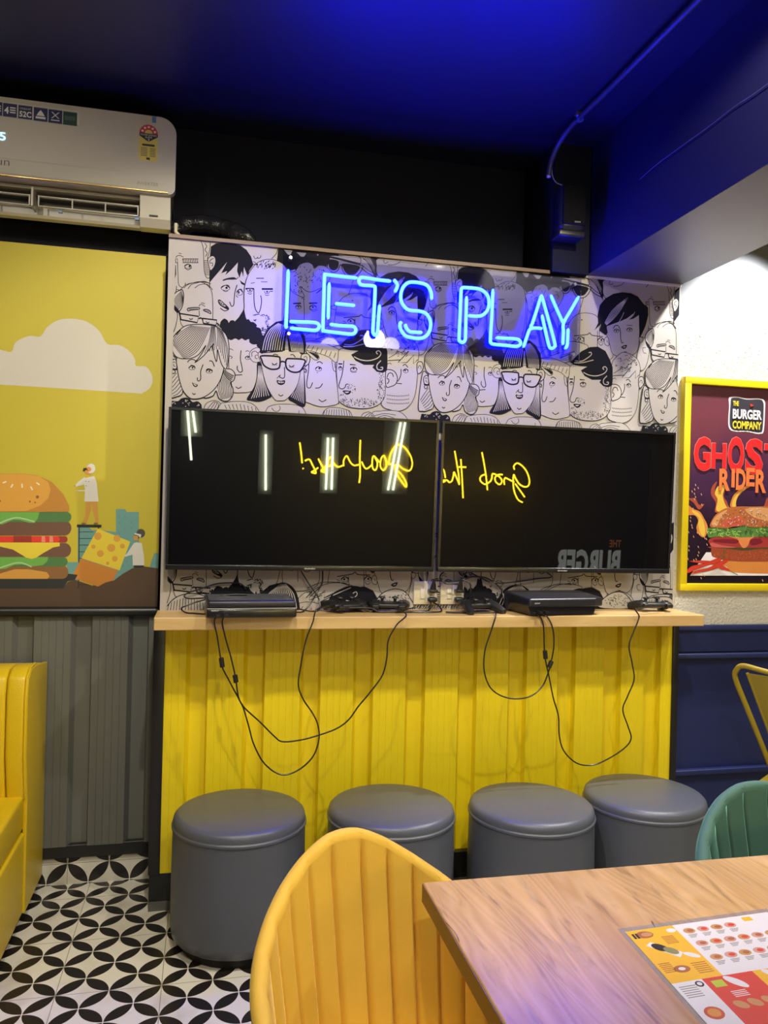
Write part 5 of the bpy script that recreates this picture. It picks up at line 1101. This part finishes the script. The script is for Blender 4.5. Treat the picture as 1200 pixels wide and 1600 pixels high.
# ------------------------------------------------------------------ yellow bench sofa
SY = mat('yellow_leather', (0.72, 0.50, 0.012), 0.33, noise=0.05, nscale=6, bump=0.15, bscale=280)
so = thing('bench_sofa', 'bright yellow leather bench sofa against the grey corrugated wall', 'sofa', (-0.412, -0.2, 0))
def rprism(prof, x0, x1, m, name, bw=0.012):
    mb = MB(); acb(mb, x0, x1, prof, m); ob = mb.build(name, so, fixn=True); b_ = ob.modifiers.new('b', 'BEVEL'); b_.width = bw; b_.segments = 4; b_.limit_method = 'ANGLE'; b_.angle_limit = radians(30)
    for p in ob.data.polygons: p.use_smooth = True
    return ob
XL = -1.75
k = 0; x = -0.002; 
while x > XL:
    w_ = 0.105 if k else 0.062
    rprism([(0.155, 0.43), (0.12, 0.44), (0.085, 0.60), (0.085, 0.80), (0.10, 0.858), (0.145, 0.882), (0.22, 0.882), (0.40, 0.85), (0.40, 0.43)], x-w_+0.001, x-0.001, SY, 'back_channel', 0.011); x -= w_; k += 1
rprism([(-0.44, 0.335), (-0.455, 0.36), (-0.45, 0.425), (-0.42, 0.452), (0.13, 0.455), (0.15, 0.44), (0.15, 0.335)], XL, -0.010, SY, 'seat_cushion', 0.018)
rprism([(-0.43, 0.06), (-0.445, 0.33), (0.42, 0.33), (0.42, 0.06)], XL, -0.004, SY, 'seat_base', 0.008)
rprism([(0.125, 0.06), (0.125, 0.44), (0.092, 0.60), (0.092, 0.80), (0.106, 0.852), (0.148, 0.876), (0.22, 0.876), (0.42, 0.85), (0.42, 0.06)], -0.011, 0.003, SY, 'side_panel', 0.004)
MB().box(XL+0.02, -0.03, -0.40, 0.40, 0.0, 0.062, BLACKM).build('plinth', so)
MB().tube([(-0.003, 0.12, 0.45), (-0.002, 0.085, 0.60), (-0.002, 0.085, 0.80), (-0.002, 0.10, 0.856), (-0.002, 0.145, 0.880), (-0.002, 0.22, 0.882)], 0.004, SY, 8).build('piping', so)

# ------------------------------------------------------------------ yellow metal chair
MYL = mat('yellow_metal', (0.34, 0.25, 0.010), 0.3, noise=0.05)
mc = thing('metal_chair', 'mustard painted metal cafe chair by the blue wainscot', 'chair', (2.362, -0.44, 0), radians(125)); mc.scale = (1.0, 1.0, 1.035)
# chair local: front is -y
B = lambda x, y, z: (x, y, z)
loop = [(-0.12, 0.05, 0.44), (-0.155, 0.115, 0.58), (-0.192, 0.18, 0.72), (-0.222, 0.225, 0.83), (-0.215, 0.235, 0.865), (-0.19, 0.24, 0.882), (-0.12, 0.245, 0.875), (0, 0.248, 0.862), (0.12, 0.245, 0.875), (0.19, 0.24, 0.882), (0.215, 0.235, 0.865), (0.222, 0.225, 0.83), (0.192, 0.18, 0.72), (0.155, 0.115, 0.58), (0.12, 0.05, 0.44)]
MB().tube(cr(loop, 6), 0.0095, MYL, 12).build('back_frame', mc)
mb = MB(); sp2 = [(-0.075, 0.44), (0.075, 0.44), (0.175, 0.86), (-0.175, 0.86)]
def bk(x, z, s): t = (z-0.44)/0.42; return (x, 0.06+0.185*t+(0.004 if s else 0), z)
mb.prism(sp2, MYL, bk); mb.prism([(-0.04, 0.50), (0.04, 0.50), (0.09, 0.80), (-0.09, 0.80)], MYL, lambda x, z, s: (x, 0.06+0.185*(z-0.44)/0.42-(0.004 if s else 0), z)); mb.build('back_splat', mc, fixn=True)
MB().tube([bk(-0.075, 0.44, 0), bk(-0.175, 0.86, 0)], 0.006, MYL, 8).tube([bk(0.075, 0.44, 0), bk(0.175, 0.86, 0)], 0.006, MYL, 8).build('splat_rim', mc)
MB().box(-0.18, 0.18, -0.18, 0.18, 0.43, 0.452, MYL, 0.009).build('seat', mc)
for sx in (-1, 1):
    for sy in (-1, 1): MB().tube([(sx*0.155, sy*0.155, 0.44), (sx*0.205, sy*0.21, 0.0)], [0.02, 0.012], MYL, 8).build('leg', mc)
MB().tube([(-0.17, -0.17, 0.27), (0.17, 0.17, 0.27)], 0.007, MYL).tube([(0.17, -0.17, 0.27), (-0.17, 0.17, 0.27)], 0.007, MYL).build('stretcher', mc)

# ------------------------------------------------------------------ rear of the room (seen in the television screens)
YB = -5.2
NEY = mat('neon_yellow_tube', (1, 0.7, 0.05), 0.4, emit=(1.0, 0.62, 0.02), es=60)
ny = thing('neon_script', 'yellow neon script reading Grab the Goodness, mirrored in the television screens', 'neon sign', (2.3, YB, 1.35))
def ns_(ox, oy, sc, tilt, Ps, name):
    mb = MB()
    for P in Ps:
        q = [mirror(ox+x/sc, oy+y/sc, tilt, YB+0.03) for x, y in pp(P)]; q = cr([(a.x-2.3, 0.03, a.z-1.35) for a in q], 5) if len(q) > 2 else [(a.x-2.3, 0.03, a.z-1.35) for a in q]
        mb.tube(q, 0.0075, NEY, 8)
    mb.build(name, ny)
NA_, NB_ = (420, 670, 4.286), (660, 680, 6.0)
ns_(*NB_, T2, ['862,322 855,290 885,262 930,285 975,340 1000,410 998,465 965,485 910,460 870,400 855,370 850,430 860,520 895,600 940,630', '870,455 910,510 960,580'], 'capital_letter')
ns_(*NB_, T2, ['860,440 840,430 800,410 775,400 765,430 770,465', '750,370 710,370 680,400 690,440 725,462 745,430 720,390 660,360 650,400 640,430', '555,160 575,260 595,380 610,515', '640,430 590,460 545,430 545,390 580,370 600,390'], 'word')
ns_(*NB_, T2, ['300,148 320,260 340,380 345,465', '358,225 370,380 382,590', '325,298 408,300', '345,460 320,400 295,345 290,380 275,430 250,440 225,420 170,430', '215,400 205,345 190,320 165,350 165,400 185,440 215,430'], 'word')
ns_(*NA_, T1, ['800,240 812,170 850,112 900,120 945,180 958,240 940,280 900,270 860,240 845,260 860,310 900,370 920,388 918,360 890,310 860,280'], 'capital_letter')
ns_(*NA_, T1, ['840,245 790,225 770,180 750,200 745,250 765,278 785,250 780,200', '740,225 700,182 690,220 695,265 715,275 725,230 705,185', '690,240 660,265 640,260 620,220', '610,75 607,200 610,300 604,362'], 'word')
ns_(*NA_, T1, ['600,240 570,245 545,225 520,182 500,210 500,250', '495,245 460,255 430,225 415,190 395,210 395,250 420,240', '390,240 360,270 350,282 380,290 350,240 330,200', '330,260 300,282 285,290 315,295 290,240 270,205 240,215', '205,92 215,160 222,230', '228,262 229,270'], 'word')
TUB = mat('tube_white', (1, 1, 0.9), 0.4, emit=(0.92, 1.0, 0.72), es=32)
def tubes(label, Ps, tilt=T1):
    r = thing('tube_light', label, 'tube light', (0, 0, 0), 0, 'vertical tube lights on the rear wall'); mb = MB(); hs = MB(); xs = []
    for (u0, v0), (u1, v1) in Ps:
        a = mirror(u0, v0, tilt, YB+0.04); b = mirror(u1, v1, tilt, YB+0.04); mb.tube([a, b], 0.011, TUB, 8); xs += [a.x, b.x]; z0, z1 = b.z, a.z
    hs.box(min(xs)-0.06, max(xs)+0.06, YB, YB+0.02, z0-0.04, z1+0.04, mat('tube_housing', (0.45, 0.47, 0.40), 0.6)); hs.build('housing', r); mb.build('tube', r)
tubes('tube light pair reflected farthest left in the left television', [((293, 640), (299, 719)), ((301, 640), (306, 676))])
tubes('single tube light reflected left of centre in the left television', [((415, 679), (415, 766))])
tubes('tube light pair reflected in the middle of the left television', [((512, 684), (509, 765)), ((520, 684), (518, 765))])
tubes('tube light pair reflected behind the capital letter of the yellow script', [((625, 660), (606, 766)), ((632, 660), (614, 766))])
# illuminated board reflected low in the right television
lb = thing('light_box', 'lit board reading THE BURGER, mirrored low in the right television', 'lit sign', (0, 0, 0))
a = mirror(918, 846, T2, YB); b = mirror(965, 888, T2, YB)
MB().box(a.x-0.75, b.x+0.03, YB, YB+0.08, b.z-0.3, a.z+0.08, mat('sign_board', (0.02, 0.02, 0.022), 0.5)).build('board', lb)
mb = MB(); add_text(mb, 'THE', mat('sign_orange', (1, 0.4, 0.1), 0.4, emit=(1.0, 0.35, 0.08), es=1.2), -(b.x-0.01), -(b.x-0.15), a.z-0.05, a.z+0.03, 0, bold=0.03); mb.v = [(-x, YB+0.085, z) for x, y, z in mb.v]; mb.build('lettering', lb)
mb = MB(); add_text(mb, 'BURGER', mat('sign_white', (1, 1, 1), 0.4, emit=(0.9, 0.95, 0.85), es=2.2), -(b.x-0.01), -(b.x-0.78), b.z-0.08, a.z-0.08, 0, bold=0.04); mb.v = [(-x, YB+0.085, z) for x, y, z in mb.v]; mb.build('lettering', lb)
# globe pendants mirrored in the acrylic plate
GLB = mat('globe_glass', (1, 1, 1), 0.3, emit=(1.0, 0.93, 0.84), es=30)
GLD = mat('globe_glass_dim', (1, 1, 1), 0.3, emit=(1.0, 0.93, 0.84), es=10)
def globe(label, u, v, Yg, R, m):
    k = ray(u, v); p = CAM+k*((-0.033-CAM.y)/k.y); k2 = Vector((k.x, -k.y, k.z)); c = p+k2*((Yg-p.y)/k2.y)
    r = thing('globe_pendant', label, 'pendant lamp', (c.x, c.y, c.z), 0, 'white globe pendants behind the camera')
    MB().ball((0, 0, 0), R, m, seg=24).build('globe', r); MB().tube([(0, 0, R*0.95), (0, 0, ZC-c.z)], 0.003, BLACK, 6).build('cord', r); MB().lathe([(0.03, 0), (0.03, 0.03)], BLACK, (0, 0, R*0.9), 16).build('cap', r)
globe('brightest white globe pendant, mirrored under the T of the blue neon sign', 585, 530, -2.3, 0.070, GLB)
globe('dimmer white globe pendant mirrored just right of the brightest globe', 610, 541, -2.42, 0.062, GLD)
globe('dimmer white globe pendant mirrored under the first E of the blue neon sign', 515, 543, -2.38, 0.065, GLD)
